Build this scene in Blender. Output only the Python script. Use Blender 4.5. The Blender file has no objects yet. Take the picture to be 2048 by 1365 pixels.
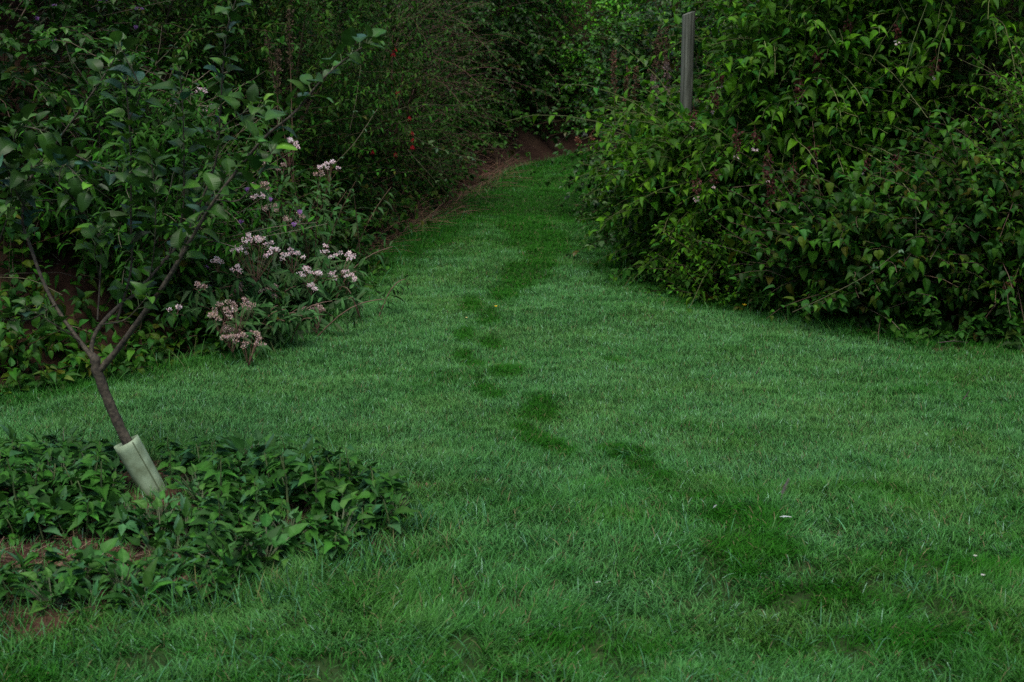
import bpy, math
import numpy as np
from mathutils import Vector

# ------------------------------------------------------------------ camera, sky, sun, exposure
sc = bpy.context.scene
COL = sc.collection
H, F, PITCH = 1.6, 2844.0, math.atan(722.0 / 2844.0)       # eye height, focal length in photo pixels, tilt down
cam = bpy.data.objects.new('camera', bpy.data.cameras.new('camera'))
COL.objects.link(cam)
cam.location = (0, 0, H)
cam.rotation_euler = (math.pi / 2 - PITCH, 0, 0)
cam.data.lens, cam.data.sensor_width = 50.0, 36.0
cam.data.clip_end = 1000
cam.data.dof.use_dof = True
cam.data.dof.focus_distance = 5.6
cam.data.dof.aperture_fstop = 5.6
sc.camera = cam

SUN_EL, SUN_AZ = 70.0, 190.0                                # degrees; azimuth clockwise from +Y (north)
w = bpy.data.worlds.new('World'); sc.world = w; w.use_nodes = True
nt = w.node_tree
sky = nt.nodes.new('ShaderNodeTexSky'); sky.sky_type = 'NISHITA'; sky.sun_disc = False
sky.sun_elevation = math.radians(SUN_EL); sky.sun_rotation = math.radians(SUN_AZ)
sky.air_density = 1.0; sky.dust_density = 3.0; sky.ozone_density = 1.0
nt.links.new(sky.outputs[0], nt.nodes['Background'].inputs[0])
nt.nodes['Background'].inputs[1].default_value = 0.06
sun = bpy.data.objects.new('sun', bpy.data.lights.new('sun', 'SUN'))
COL.objects.link(sun)
sun.data.energy = 1.5; sun.data.angle = math.radians(45); sun.data.color = (1.0, 0.97, 0.9)
e, a = math.radians(SUN_EL), math.radians(SUN_AZ)
sdir = Vector((math.sin(a) * math.cos(e), math.cos(a) * math.cos(e), math.sin(e)))
sun.rotation_euler = sdir.to_track_quat('Z', 'Y').to_euler()
vs = sc.view_settings
vs.view_transform = 'Standard'; vs.look = 'None'; vs.exposure = 1.5; vs.gamma = 1.0; vs.use_curve_mapping = False
sc.cycles.use_denoising = False
sc.cycles.max_bounces = 6
sc.cycles.diffuse_bounces = 3
sc.cycles.transmission_bounces = 4
sc.cycles.glossy_bounces = 2

# ------------------------------------------------------------------ helpers
def at(px, py, Y):
    """world point seen at a photo pixel, at the distance Y in front of the camera"""
    u, v = (px - 1024) / F, (682.5 - py) / F
    cp, sp = math.cos(PITCH), math.sin(PITCH)
    dx, dy, dz = u, cp + v * sp, -sp + v * cp
    k = Y / dy
    return np.array([dx * k, Y, H + dz * k])

def gpt(px, py):
    """point of the level ground seen at a photo pixel"""
    u, v = (px - 1024) / F, (682.5 - py) / F
    cp, sp = math.cos(PITCH), math.sin(PITCH)
    dx, dy, dz = u, cp + v * sp, -sp + v * cp
    k = -H / dz
    return dx * k, dy * k

def to_px(x, y, z=0.0):
    cp, sp = math.cos(PITCH), math.sin(PITCH)
    zz = z - H
    f = y * cp - zz * sp
    up = y * sp + zz * cp
    f = np.maximum(f, 0.05)
    return 1024 + F * x / f, 682.5 - F * up / f

def norm(v):
    return v / (np.linalg.norm(v, axis=-1, keepdims=True) + 1e-9)

def vnoise(x, y, seed=0):
    xi, yi = np.floor(x).astype(np.int64), np.floor(y).astype(np.int64)
    fx, fy = x - xi, y - yi
    fx, fy = fx * fx * (3 - 2 * fx), fy * fy * (3 - 2 * fy)
    def h(i, j):
        n = (i * 374761393 + j * 668265263 + seed * 974711) & 0xffffffff
        n = ((n ^ (n >> 13)) * 1274126177) & 0xffffffff
        return ((n ^ (n >> 16)) & 0xffff) / 65535.0
    return (h(xi, yi) * (1 - fx) + h(xi + 1, yi) * fx) * (1 - fy) + (h(xi, yi + 1) * (1 - fx) + h(xi + 1, yi + 1) * fx) * fy

def fbm(x, y, seed=0, o=3):
    s, a, t = 0, 1.0, 0
    for k in range(o):
        s = s + a * vnoise(x * 2 ** k, y * 2 ** k, seed + k); t += a; a *= .5
    return s / t

def mesh(name, V, Fs, mat, parent=None, C=None, smooth=False):
    me = bpy.data.meshes.new(name)
    V = np.ascontiguousarray(V, dtype=np.float32)
    Fs = [f for f in Fs if len(f)]
    lv = np.concatenate([f.reshape(-1) for f in Fs]).astype(np.int32)
    tot = np.concatenate([np.full(len(f), f.shape[1]) for f in Fs]).astype(np.int32)
    st = np.concatenate([[0], np.cumsum(tot)[:-1]]).astype(np.int32)
    me.vertices.add(len(V)); me.vertices.foreach_set('co', V.reshape(-1))
    me.loops.add(len(lv)); me.loops.foreach_set('vertex_index', lv)
    me.polygons.add(len(tot)); me.polygons.foreach_set('loop_start', st); me.polygons.foreach_set('loop_total', tot)
    me.update(calc_edges=True)
    if smooth: me.polygons.foreach_set('use_smooth', np.ones(len(tot), dtype=bool))
    else: me.polygons.foreach_set('use_smooth', np.zeros(len(tot), dtype=bool))
    if C is not None:
        at_ = me.color_attributes.new('Col', 'FLOAT_COLOR', 'POINT')
        c4 = np.ones((len(V), 4), dtype=np.float32); c4[:, :3] = C
        at_.data.foreach_set('color', c4.reshape(-1))
    me.materials.append(mat)
    o = bpy.data.objects.new(name, me); COL.objects.link(o)
    if parent is not None:
        o.parent = parent
        # vertices are given in world space: undo the parent's placement
        M = np.array(world_of(parent).inverted())
        VV = V @ M[:3, :3].T + M[:3, 3]
        me.vertices.foreach_set('co', np.ascontiguousarray(VV, dtype=np.float32).reshape(-1))
    return o

def world_of(o):
    from mathutils import Matrix
    m = Matrix.Translation(o.location) @ o.rotation_euler.to_matrix().to_4x4() @ Matrix.Diagonal((*o.scale, 1))
    return (world_of(o.parent) @ m) if o.parent else m

class G:
    """collects pieces of ONE mesh"""
    def __init__(s): s.V, s.T, s.C, s.n = [], {}, [], 0
    def add(s, V, Fs, C):
        for f in Fs:
            if len(f): s.T.setdefault(f.shape[1], []).append(f + s.n)
        s.V.append(V); s.C.append(np.broadcast_to(C, V.shape)); s.n += len(V)
    def build(s, name, mat, parent=None, smooth=False):
        if not s.n: return None
        return mesh(name, np.concatenate(s.V), [np.concatenate(f) for f in s.T.values()], mat, parent, np.concatenate(s.C), smooth)

def thing(name, label, cat, loc=(0, 0, 0), group=None):
    o = bpy.data.objects.new(name, None); COL.objects.link(o)
    o.location = [float(c) for c in loc]; o.empty_display_size = .05
    return tag(o, label, cat, group)

def tag(o, label=None, cat=None, group=None, kind=None):
    if label: o['label'] = label
    if cat: o['category'] = cat
    if group: o['group'] = group
    if kind: o['kind'] = kind
    return o

# ---- materials
def leaf_mat(name, rough=.45, trans=.25, spec=.5, scale=30, amp=.25):
    m = bpy.data.materials.new(name); m.use_nodes = True
    n, l = m.node_tree.nodes, m.node_tree.links
    b = n['Principled BSDF']; out = n['Material Output']
    at_ = n.new('ShaderNodeAttribute'); at_.attribute_name = 'Col'
    tc = n.new('ShaderNodeNewGeometry')
    no = n.new('ShaderNodeTexNoise'); no.inputs['Scale'].default_value = scale; no.inputs['Detail'].default_value = 2
    l.new(tc.outputs['Position'], no.inputs['Vector'])
    mr = n.new('ShaderNodeMapRange'); mr.inputs['To Min'].default_value = 1 - amp; mr.inputs['To Max'].default_value = 1 + amp
    l.new(no.outputs['Fac'], mr.inputs['Value'])
    mx = n.new('ShaderNodeVectorMath'); mx.operation = 'SCALE'
    l.new(at_.outputs['Color'], mx.inputs[0]); l.new(mr.outputs[0], mx.inputs['Scale'])
    l.new(mx.outputs[0], b.inputs['Base Color'])
    b.inputs['Roughness'].default_value = rough
    b.inputs['Specular IOR Level'].default_value = spec
    if trans:
        t = n.new('ShaderNodeBsdfTranslucent'); l.new(mx.outputs[0], t.inputs['Color'])
        x = n.new('ShaderNodeMixShader'); x.inputs[0].default_value = trans
        l.new(b.outputs[0], x.inputs[1]); l.new(t.outputs[0], x.inputs[2]); l.new(x.outputs[0], out.inputs['Surface'])
    return m

M_GRASS = leaf_mat('grass_blades', .6, .25, .1, 14, .12)
M_LEAF = leaf_mat('leaf', .55, .25, .12, 60, .22)
M_GLOSS = leaf_mat('glossy_leaf', .45, .2, .25, 60, .2)
M_STEM = leaf_mat('stem', .7, 0, .3, 90, .3)
M_PETAL = leaf_mat('petal', .6, .3, .3, 90, .1)
M_SOIL = leaf_mat('soil', .95, 0, .1, 25, .45)

def bark_mat():
    m = bpy.data.materials.new('bark'); m.use_nodes = True
    n, l = m.node_tree.nodes, m.node_tree.links; b = n['Principled BSDF']
    g = n.new('ShaderNodeNewGeometry')
    no = n.new('ShaderNodeTexNoise'); no.inputs['Scale'].default_value = 70; no.inputs['Detail'].default_value = 5
    l.new(g.outputs['Position'], no.inputs['Vector'])
    r = n.new('ShaderNodeValToRGB'); r.color_ramp.elements[0].position = .35; r.color_ramp.elements[1].position = .7
    r.color_ramp.elements[0].color = (.018, .014, .009, 1); r.color_ramp.elements[1].color = (.075, .062, .04, 1)
    l.new(no.outputs['Fac'], r.inputs[0]); l.new(r.outputs[0], b.inputs['Base Color'])
    bp = n.new('ShaderNodeBump'); bp.inputs['Strength'].default_value = .7; bp.inputs['Distance'].default_value = .004
    l.new(no.outputs['Fac'], bp.inputs['Height']); l.new(bp.outputs[0], b.inputs['Normal'])
    b.inputs['Roughness'].default_value = .85
    return m
M_BARK = bark_mat()

def wood_mat():
    m = bpy.data.materials.new('weathered_wood'); m.use_nodes = True
    n, l = m.node_tree.nodes, m.node_tree.links; b = n['Principled BSDF']
    tc = n.new('ShaderNodeTexCoord'); mp = n.new('ShaderNodeMapping'); mp.inputs['Scale'].default_value = (60, 60, 3)
    no = n.new('ShaderNodeTexNoise'); no.inputs['Scale'].default_value = 1; no.inputs['Detail'].default_value = 6
    l.new(tc.outputs['Object'], mp.inputs[0]); l.new(mp.outputs[0], no.inputs['Vector'])
    r = n.new('ShaderNodeValToRGB'); r.color_ramp.elements[0].position = .3; r.color_ramp.elements[1].position = .7
    r.color_ramp.elements[0].color = (.02, .025, .016, 1); r.color_ramp.elements[1].color = (.16, .175, .14, 1)
    l.new(no.outputs['Fac'], r.inputs[0]); l.new(r.outputs[0], b.inputs['Base Color'])
    bp = n.new('ShaderNodeBump'); bp.inputs['Strength'].default_value = .8; bp.inputs['Distance'].default_value = .006
    l.new(no.outputs['Fac'], bp.inputs['Height']); l.new(bp.outputs[0], b.inputs['Normal'])
    b.inputs['Roughness'].default_value = .9
    return m
M_WOOD = wood_mat()

def guard_mat():
    m = bpy.data.materials.new('pale_plastic'); m.use_nodes = True
    n, l = m.node_tree.nodes, m.node_tree.links; b = n['Principled BSDF']
    g = n.new('ShaderNodeTexCoord')
    no = n.new('ShaderNodeTexNoise'); no.inputs['Scale'].default_value = 22; no.inputs['Detail'].default_value = 6
    l.new(g.outputs['Object'], no.inputs['Vector'])
    r = n.new('ShaderNodeValToRGB'); r.color_ramp.elements[0].position = .3; r.color_ramp.elements[1].position = .62
    r.color_ramp.elements[0].color = (.11, .15, .08, 1); r.color_ramp.elements[1].color = (.22, .30, .19, 1)
    l.new(no.outputs['Fac'], r.inputs[0]); l.new(r.outputs[0], b.inputs['Base Color'])
    b.inputs['Roughness'].default_value = .6
    return m
M_GUARD = guard_mat()

# ------------------------------------------------------------------ lawn outline and ground height
LAWN = np.array([(-7, -9), (-7, 4.4), (-3.6, 5.0), (-1.95, 5.4), (-1.2, 6.05), (-.9, 7.3), (-.7, 8.4), (-.38, 10.2), (-.08, 11.4),
                 (.12, 12.5), (.7, 13.3), (1.4, 13.7), (2.8, 13.8), (2.8, 12.2), (1.6, 12.0), (1.1, 11.0), (.85, 9.3), (.66, 8.1), (.7, 7.45),
                 (.94, 7.1), (1.35, 6.75), (1.75, 6.45), (2.24, 6.2), (4, 5.7), (7, 5.2), (7, -9)], dtype=float)

def lawn_dist(x, y):
    """distance to the lawn's edge, positive outside"""
    x, y = np.asarray(x, float), np.asarray(y, float)
    sh = x.shape; p = np.stack([x.ravel(), y.ravel()], 1)
    d = np.full(len(p), 1e9); ins = np.zeros(len(p), bool)
    for i in range(len(LAWN)):
        a_, b_ = LAWN[i], LAWN[(i + 1) % len(LAWN)]
        ab = b_ - a_; t = np.clip(((p - a_) @ ab) / (ab @ ab), 0, 1)
        d = np.minimum(d, np.hypot(*(p - a_ - t[:, None] * ab).T))
        c = ((a_[1] > p[:, 1]) != (b_[1] > p[:, 1]))
        xi = a_[0] + (p[:, 1] - a_[1]) * (b_[0] - a_[0]) / (b_[1] - a_[1] + 1e-12)
        ins ^= c & (p[:, 0] < xi)
    return np.where(ins, -d, d).reshape(sh)

def bed(x, y):
    """1 inside the weedy bed round the young tree"""
    px, py = to_px(x, y)
    # outline in metres: an irregular oval from beyond the left edge
    cx, cy, rx, ry = -1.45, 3.97, 1.12, .70
    r = np.hypot((x - cx) / rx, (y - cy - .03 * (x - cx)) / ry) + .22 * (fbm(x * 3, y * 3, 5) - .5) * 2
    return np.clip((1.0 - r) / .12, 0, 1)

def gz(x, y, d=None):
    if d is None: d = lawn_dist(x, y)
    z = .030 * (fbm(x * 1.6, y * 1.6, 11) - .5) * 2 + .012 * (fbm(x * 7, y * 7, 21) - .5) * 2
    t = np.clip((d - .3) / 1.9, 0, 1)
    z = z + 2.1 * t ** 1.15 + .25 * t * (fbm(x * 1.3, y * 1.3, 31) - .5) * 2
    z = z + .015 * bed(x, y)
    return z

EARTH = [(845, 975, .09, .05), (955, 972, .06, .04), (1360, 1015, .13, .07), (905, 1050, .1, .05), (1690, 720, .08, .04), (770, 1120, .17, .12),
         (810, 1080, .12, .06), (60, 1120, .36, .14), (40, 1258, .36, .10), (1910, 693, .16, .04), (1450, 1010, .05, .03)]
STEPS = [(1225, 912, .06, .05, .9), (1255, 924, .07, .06, 1), (1285, 944, .06, .05, .8), (1318, 964, .06, .05, .8), (1270, 985, .2, .05, .4), (1045, 866, .055, .07, 1), (1070, 882, .06, .08, 1), (1100, 898, .06, .07, 1), (1132, 912, .05, .05, .8), (1082, 830, .075, .15, 1),
         (968, 785, .05, .08, .8), (990, 803, .05, .08, .8), (1015, 752, .07, .17, 1), (925, 712, .05, .1, .9), (948, 728, .05, .1, .9), (985, 685, .065, .14, .9), (930, 668, .055, .16, .8), (960, 770, .04, .1, .4), (1040, 850, .04, .08, .4),
         (975, 638, .08, .2, .75), (945, 612, .07, .22, .75), (1010, 590, .09, .3, .8), (1040, 560, .1, .35, .85), (1075, 525, .1, .45, .75), (1100, 490, .1, .5, .8),
         (1050, 455, .14, .6, .8), (1130, 400, .2, .9, .9), (1170, 370, .2, .9, .8),
         (1500, 1060, .12, .12, .85), (1520, 1110, .15, .11, .85), (1480, 1160, .10, .08, .6), (1590, 1200, .2, .06, .5), (1230, 727, .06, .07, .6),
         (1400, 870, .18, .05, .4), (1385, 1012, .18, .05, .7), (1130, 1290, .2, .05, .3), (1740, 1290, .22, .07, .5), (1270, 1300, .15, .05, .3),
         (640, 860, .3, .06, .2), (1700, 990, .2, .05, .45), (1480, 975, .22, .05, .4), (1900, 1150, .3, .1, .35)]

def gauss_set(x, y, items):
    m = np.zeros_like(x)
    for it in items:
        cx, cy = gpt(it[0], it[1]); s = it[4] if len(it) > 4 else 1.0
        wob = 1 + .5 * (fbm(x * 9, y * 9, int(it[0]), 2) - .5) * 2
        r = ((x - cx) / it[2]) ** 2 + ((y - cy) / it[3]) ** 2
        m = np.maximum(m, s * np.exp(-(r * wob) ** 1.6))
    return m

def earth(x, y):
    m = gauss_set(x, y, EARTH)
    return np.clip(m * (1.15 - 1.1 * np.clip(fbm(x * 11, y * 11, 97) - .42, 0, 1) * 3), 0, 1)

# ground sheet: fine where seen, coarse to the horizon
def axis(lo, hi, st, far):
    mid = np.arange(lo, hi + st / 2, st)
    o = [lo]; s = st
    a_ = []
    v = lo
    while v > -far: s *= 1.35; v -= s; a_.append(v)
    a_ = a_[::-1]
    b_ = []; v = hi; s = st
    while v < far: s *= 1.35; v += s; b_.append(v)
    return np.array(a_ + list(mid) + b_)
xs, ys = axis(-4.2, 4.2, .04, 220), axis(2.4, 15.5, .05, 220)
X, Y = np.meshgrid(xs, ys); D = lawn_dist(X, Y)
Z = gz(X, Y, D)
V = np.stack([X, Y, Z], -1).reshape(-1, 3)
nx = len(xs); i = np.arange(len(ys) - 1)[:, None] * nx + np.arange(nx - 1)[None]; i = i.ravel()
Q = np.stack([i, i + 1, i + 1 + nx, i + nx], 1)
xr, yr = X.ravel(), Y.ravel()
e_ = np.clip(earth(xr, yr) + bed(xr, yr) + np.clip(D.ravel() / .25, 0, 1), 0, 1)[:, None]
turf = np.array([.018, .038, .010]); soil = np.array([.026, .014, .009])
n1 = fbm(xr * 10, yr * 10, 3)[:, None]
straw = np.clip((fbm(xr * 5, yr * 5, 77) - .5) * 5, 0, 1)[:, None] * np.array([.022, .015, .008])
pit = np.clip(earth(xr, yr), 0, 1)[:, None]
C = (turf * (1 - e_) + (soil + straw + pit * np.array([.012, .006, .004])) * e_) * (.6 + .8 * n1)
g = mesh('ground', V, [Q], M_SOIL, None, C, True); tag(g, kind='structure')

# ------------------------------------------------------------------ plant geometry
UP = np.array([0, 0, 1.0])

def leaf_template(us, ws):
    """folded leaf: a mid rib and two edges; columns are (along, across, |across|)"""
    n = len(us)
    mid = [(u, 0) for u in us]; L = [(us[k], ws[k]) for k in range(1, n - 1)]; R = [(us[k], -ws[k]) for k in range(1, n - 1)]
    V = np.array(mid + L + R, float); l0, r0 = n, n + n - 2
    T, Q = [], []
    T += [(0, 1, l0), (0, r0, 1)]
    for k in range(1, n - 2):
        Q += [(k, k + 1, l0 + k, l0 + k - 1), (k + 1, k, r0 + k - 1, r0 + k)]
    T += [(n - 2, n - 1, l0 + n - 3), (n - 1, n - 2, r0 + n - 3)]
    return V, [np.array(T), np.array(Q) if Q else np.zeros((0, 4), int)]

LT_S = leaf_template([0, .4, 1], [0, .5, 0])
LT_M = leaf_template([0, .2, .6, 1], [0, .42, .42, 0])
LT_L = leaf_template([0, .08, .25, .5, .75, .9, 1], [0, .3, .49, .46, .27, .1, 0])
LT_LANCE = leaf_template([0, .25, .6, 1], [0, .5, .4, 0])
_u = np.linspace(0, 1, 12); _w = np.where(_u < .25, _u * 1.9, .5 * (1 - ((_u - .25) / .75) ** 1.35)) ; _w[1:-1] *= np.where(np.arange(10) % 2, 1.0, .78); _w[0] = _w[-1] = 0
LT_NETTLE = leaf_template(list(_u), list(_w))
_w2 = .5 * np.sin(np.pi * _u ** .85) ** .65; _w2[1:-1] *= np.where(np.arange(10) % 2, 1.0, .93); _w2[0] = _w2[-1] = 0
LT_APPLE = leaf_template(list(_u), list(_w2))

def put_leaves(g, tpl, rs, P, A, N, L, W, fold=.25, droop=.25, col=None, vein=.25, cup=0.0):
    """n leaves: base P, axis A, upper normal N, lengths L, widths W (as a share of L)"""
    TV, TF = tpl; n = len(P); m = len(TV)
    if n == 0: return
    A = norm(A); N = norm(N - (N * A).sum(1, keepdims=True) * A); S = np.cross(N, A)
    u, v = TV[:, 0][None], TV[:, 1][None]
    dr = (droop * (.4 + 1.2 * rs.rand(n)))[:, None]; fo = (fold * (.3 + 1.4 * rs.rand(n)))[:, None]
    h = -dr * u ** 2 + fo * np.abs(v) * W[:, None] * 2 + .04 * np.sin(u * 9 + rs.rand(n)[:, None] * 6) * np.abs(v) * 2
    uu = u * (1 - .25 * dr * u)
    V = P[:, None] + L[:, None, None] * (uu[..., None] * A[:, None] + (v * W[:, None])[..., None] * S[:, None] + h[..., None] * N[:, None])
    c = col[:, None] * (1 + vein * (np.abs(v) < 1e-6))[..., None] * (1 + .1 * (np.abs(v) > .3))[..., None]
    off = (np.arange(n) * m)[:, None, None]
    g.add(V.reshape(-1, 3), [(f[None] + off).reshape(-1, f.shape[1]) for f in TF], c.reshape(-1, 3))

def put_tubes(g, P, r0, r1, col, sides=3, rs=None):
    """P: (n, s, 3) paths; r0, r1: radii at the ends"""
    n, s = P.shape[:2]
    T = norm(np.gradient(P, axis=1))
    ref = np.where(np.abs(T[..., 2:3]) > .9, np.array([1.0, 0, 0]), UP)
    E1 = norm(np.cross(T, ref)); E2 = np.cross(T, E1)
    t = np.linspace(0, 1, s)[None, :, None, None]
    r0 = np.broadcast_to(np.asarray(r0, float), (n,))[:, None, None, None]; r1 = np.broadcast_to(np.asarray(r1, float), (n,))[:, None, None, None]
    an = np.arange(sides) * 2 * np.pi / sides
    V = P[:, :, None] + (r0 + (r1 - r0) * t) * (np.cos(an)[None, None, :, None] * E1[:, :, None] + np.sin(an)[None, None, :, None] * E2[:, :, None])
    base = (np.arange(n) * s * sides)[:, None, None] + (np.arange(s - 1) * sides)[None, :, None]
    k = np.arange(sides)[None, None]; k2 = (k + 1) % sides
    Q = np.stack([base + k, base + k2, base + k2 + sides, base + k + sides], -1).reshape(-1, 4)
    c = np.broadcast_to(np.asarray(col, float).reshape(-1, 1, 1, 3), (n, s, sides, 3)) if np.ndim(col) > 1 else np.broadcast_to(np.asarray(col, float), (n, s, sides, 3))
    g.add(V.reshape(-1, 3), [Q], c.reshape(-1, 3))

def shoots(rs, P0, D0, L, S=6, droop=.15, wig=.12):
    P = [P0]; Dr = norm(D0)
    for k in range(S):
        Dr = norm(Dr + np.array([0, 0, -1.0]) * droop + rs.randn(len(P0), 3) * wig)
        P.append(P[-1] + Dr * (L / S)[:, None])
    return np.stack(P, 1)

def mixcol(rs, n, cols, wts, jit=.18):
    cols = np.array(cols); k = rs.choice(len(cols), n, p=np.array(wts) / np.sum(wts))
    c = cols[k] * (1 + jit * rs.randn(n, 1)) * (1 + .06 * rs.randn(n, 3))
    return np.clip(c, .004, 1)

def leaves_on(g, rs, paths, per, tpl, L, W, cols, wts, t0=.15, opposite=False, spread=.9, fwd=.5, sag=.25, fold=.25, droop=.3, tri=False, tipsmall=.4, shootcol=.0):
    """leaves along every path; tri: three leaflets from one stalk"""
    n, s = paths.shape[:2]
    f = np.linspace(t0, 1, per)[None] + (rs.rand(n, per) - .5) * (.7 / per); f = np.clip(f, 0, .999)
    x = f * (s - 1); i0 = np.floor(x).astype(int); fr = (x - i0)[..., None]
    r = np.arange(n)[:, None]
    P = paths[r, i0] * (1 - fr) + paths[r, i0 + 1] * fr
    T = norm(paths[r, i0 + 1] - paths[r, i0])
    E1 = norm(np.cross(T, UP + .01)); E2 = np.cross(T, E1)
    if opposite: ph = np.repeat(np.arange((per + 1) // 2), 2)[:per] * (np.pi / 2) + (np.arange(per) % 2) * np.pi; ph = ph[None] * .35 + (np.arange(per) % 2)[None] * np.pi * .65
    else: ph = (np.arange(per) * 2.4)[None]
    ph = ph + rs.rand(n, 1) * (.8 if opposite else 6.28) + rs.randn(n, per) * .25
    lat = np.cos(ph)[..., None] * E1 + np.sin(ph)[..., None] * E2
    A = norm(T * fwd + lat * spread + np.array([0, 0, -sag]) + rs.randn(n, per, 3) * .12)
    N = norm(UP * 1.1 + T * .15 + rs.randn(n, per, 3) * .3)
    ln = (L[0] + (L[1] - L[0]) * rs.rand(n, per)) * (1 - tipsmall * np.clip((f - .6) / .4, 0, 1))
    P, A, N, ln = P.reshape(-1, 3), A.reshape(-1, 3), N.reshape(-1, 3), ln.ravel()
    m = len(P)
    sh = np.repeat(1 + shootcol * rs.randn(n), per)[:, None]
    col = np.clip(mixcol(rs, m, cols, wts) * sh, .004, 1)
    P = P + A * (ln * .15)[:, None]
    wd = W * (.85 + .3 * rs.rand(m))
    put_leaves(g, tpl, rs, P, A, N, ln, wd, fold, droop, col)
    if tri:
        S = norm(np.cross(N, A))
        for sg in (-1, 1):
            put_leaves(g, tpl, rs, P, norm(S * sg + A * .25), N, ln * .8, wd, fold, droop, np.clip(col * (1 + .1 * rs.randn(m, 1)), .004, 1))

# greens used by the kinds of plant (linear albedo)
SP = {
 'honeysuckle': dict(tpl=LT_L, L=(.045, .088), W=.5, per=15, opp=True, cols=[(.075, .13, .02), (.11, .16, .025), (.055, .10, .03), (.05, .12, .07)], wts=[4, 3, 2, 1], sl=(.45, .95), droop=.16, sag=.12, fold=.3, ld=.4, stem=(.10, .12, .04), sr=.003, mat='leaf', k=1.0),
 'bramble': dict(tpl=LT_M, L=(.04, .07), W=.72, per=9, opp=False, tri=True, cols=[(.03, .065, .028), (.045, .085, .04), (.05, .085, .03), (.09, .05, .025)], wts=[4, 3, 2, .25], sl=(.5, 1.0), droop=.2, sag=.2, fold=.2, ld=.2, stem=(.05, .035, .02), sr=.0025, mat='gloss', k=1.0),
 'privet': dict(tpl=LT_S, L=(.035, .06), W=.5, per=16, opp=True, k=2.8, cols=[(.045, .11, .018), (.08, .13, .025), (.035, .08, .03)], wts=[4, 3, 2], sl=(.35, .7), droop=.08, sag=.1, fold=.25, ld=.2, stem=(.08, .07, .04), sr=.002, mat='gloss'),
 'weed': dict(tpl=LT_LANCE, L=(.03, .06), W=.36, per=26, opp=False, cols=[(.05, .09, .03), (.07, .085, .035), (.085, .06, .035), (.04, .10, .03)], wts=[4, 3, .8, 4], sl=(.5, .9), droop=.02, sag=.25, fold=.25, ld=.3, stem=(.05, .045, .02), sr=.0018, mat='leaf', k=.95),
 'fuchsia': dict(tpl=LT_S, L=(.025, .045), W=.42, per=16, opp=True, cols=[(.045, .085, .035), (.06, .09, .04), (.07, .06, .035)], wts=[4, 3, .5], sl=(.5, .9), droop=.15, sag=.2, fold=.2, ld=.2, stem=(.06, .03, .02), sr=.0018, mat='leaf', k=.85),
 'fern': dict(tpl=LT_LANCE, L=(.05, .09), W=.27, per=16, opp=True, cols=[(.045, .115, .03), (.06, .13, .035), (.05, .09, .04)], wts=[4, 3, 2], sl=(.4, .8), droop=.04, sag=.25, fold=.2, ld=.35, stem=(.09, .08, .05), sr=.0025, mat='leaf', k=.75),
 'lime': dict(tpl=LT_S, L=(.025, .045), W=.5, per=14, opp=False, cols=[(.09, .15, .02), (.07, .14, .03), (.10, .12, .025)], wts=[3, 4, 2], sl=(.3, .5), droop=.03, sag=.1, fold=.2, ld=.2, stem=(.10, .09, .04), sr=.002, mat='leaf'),
 'dockside': dict(tpl=LT_L, L=(.038, .078), W=.62, per=13, opp=False, cols=[(.045, .095, .03), (.06, .10, .035), (.09, .09, .03), (.035, .08, .055), (.12, .07, .03)], wts=[4, 3, 1.5, 3, .4], sl=(.4, .8), droop=.1, sag=.05, fold=.25, ld=.45, stem=(.10, .07, .045), sr=.0026, mat='leaf', k=.95),
}
GRADE = np.array([.42, .78, .16])
MATS = dict(leaf=M_LEAF, gloss=M_GLOSS)

POST = (1.0, 8.1)
def clear_of_post(P):
    """the growth is trimmed back from the lawn side of the fence post"""
    x, y, z = P[..., 0], P[..., 1], P[..., 2]
    t = y / POST[1]
    near = (np.abs(x - POST[0] * t) < .06) & (y < POST[1] + .05) & (y > 6) & (z > .86 + (POST[1] - y) * .08)
    return ~near.any(1)

def foliage(rs, gl, gs, sp, P0, D0, scale=1.0, lens=None):
    s = SP[sp]; n = len(P0)
    L = (s['sl'][0] + (s['sl'][1] - s['sl'][0]) * rs.rand(n)) * scale if lens is None else lens
    L = L * np.where(rs.rand(n) < .10, 1.6, 1.0)            # a few long shoots break the outline
    P = shoots(rs, P0, D0, L, 6, s['droop'], .10)
    ok = clear_of_post(P); P = P[ok]; n = len(P)
    if n == 0: return P
    cols = [tuple(np.array(c) * GRADE * s.get('k', 1)) for c in s['cols']]
    put_tubes(gs, P, s['sr'], s['sr'] * .4, mixcol(rs, n, [s['stem']], [1]), 3)
    leaves_on(gl, rs, P, s['per'], s['tpl'], s['L'], s['W'], cols, s['wts'], .1, s['opp'], .9, .55, s['sag'], s['fold'], s['ld'], s.get('tri', False), shootcol=.22)
    return P

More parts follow.
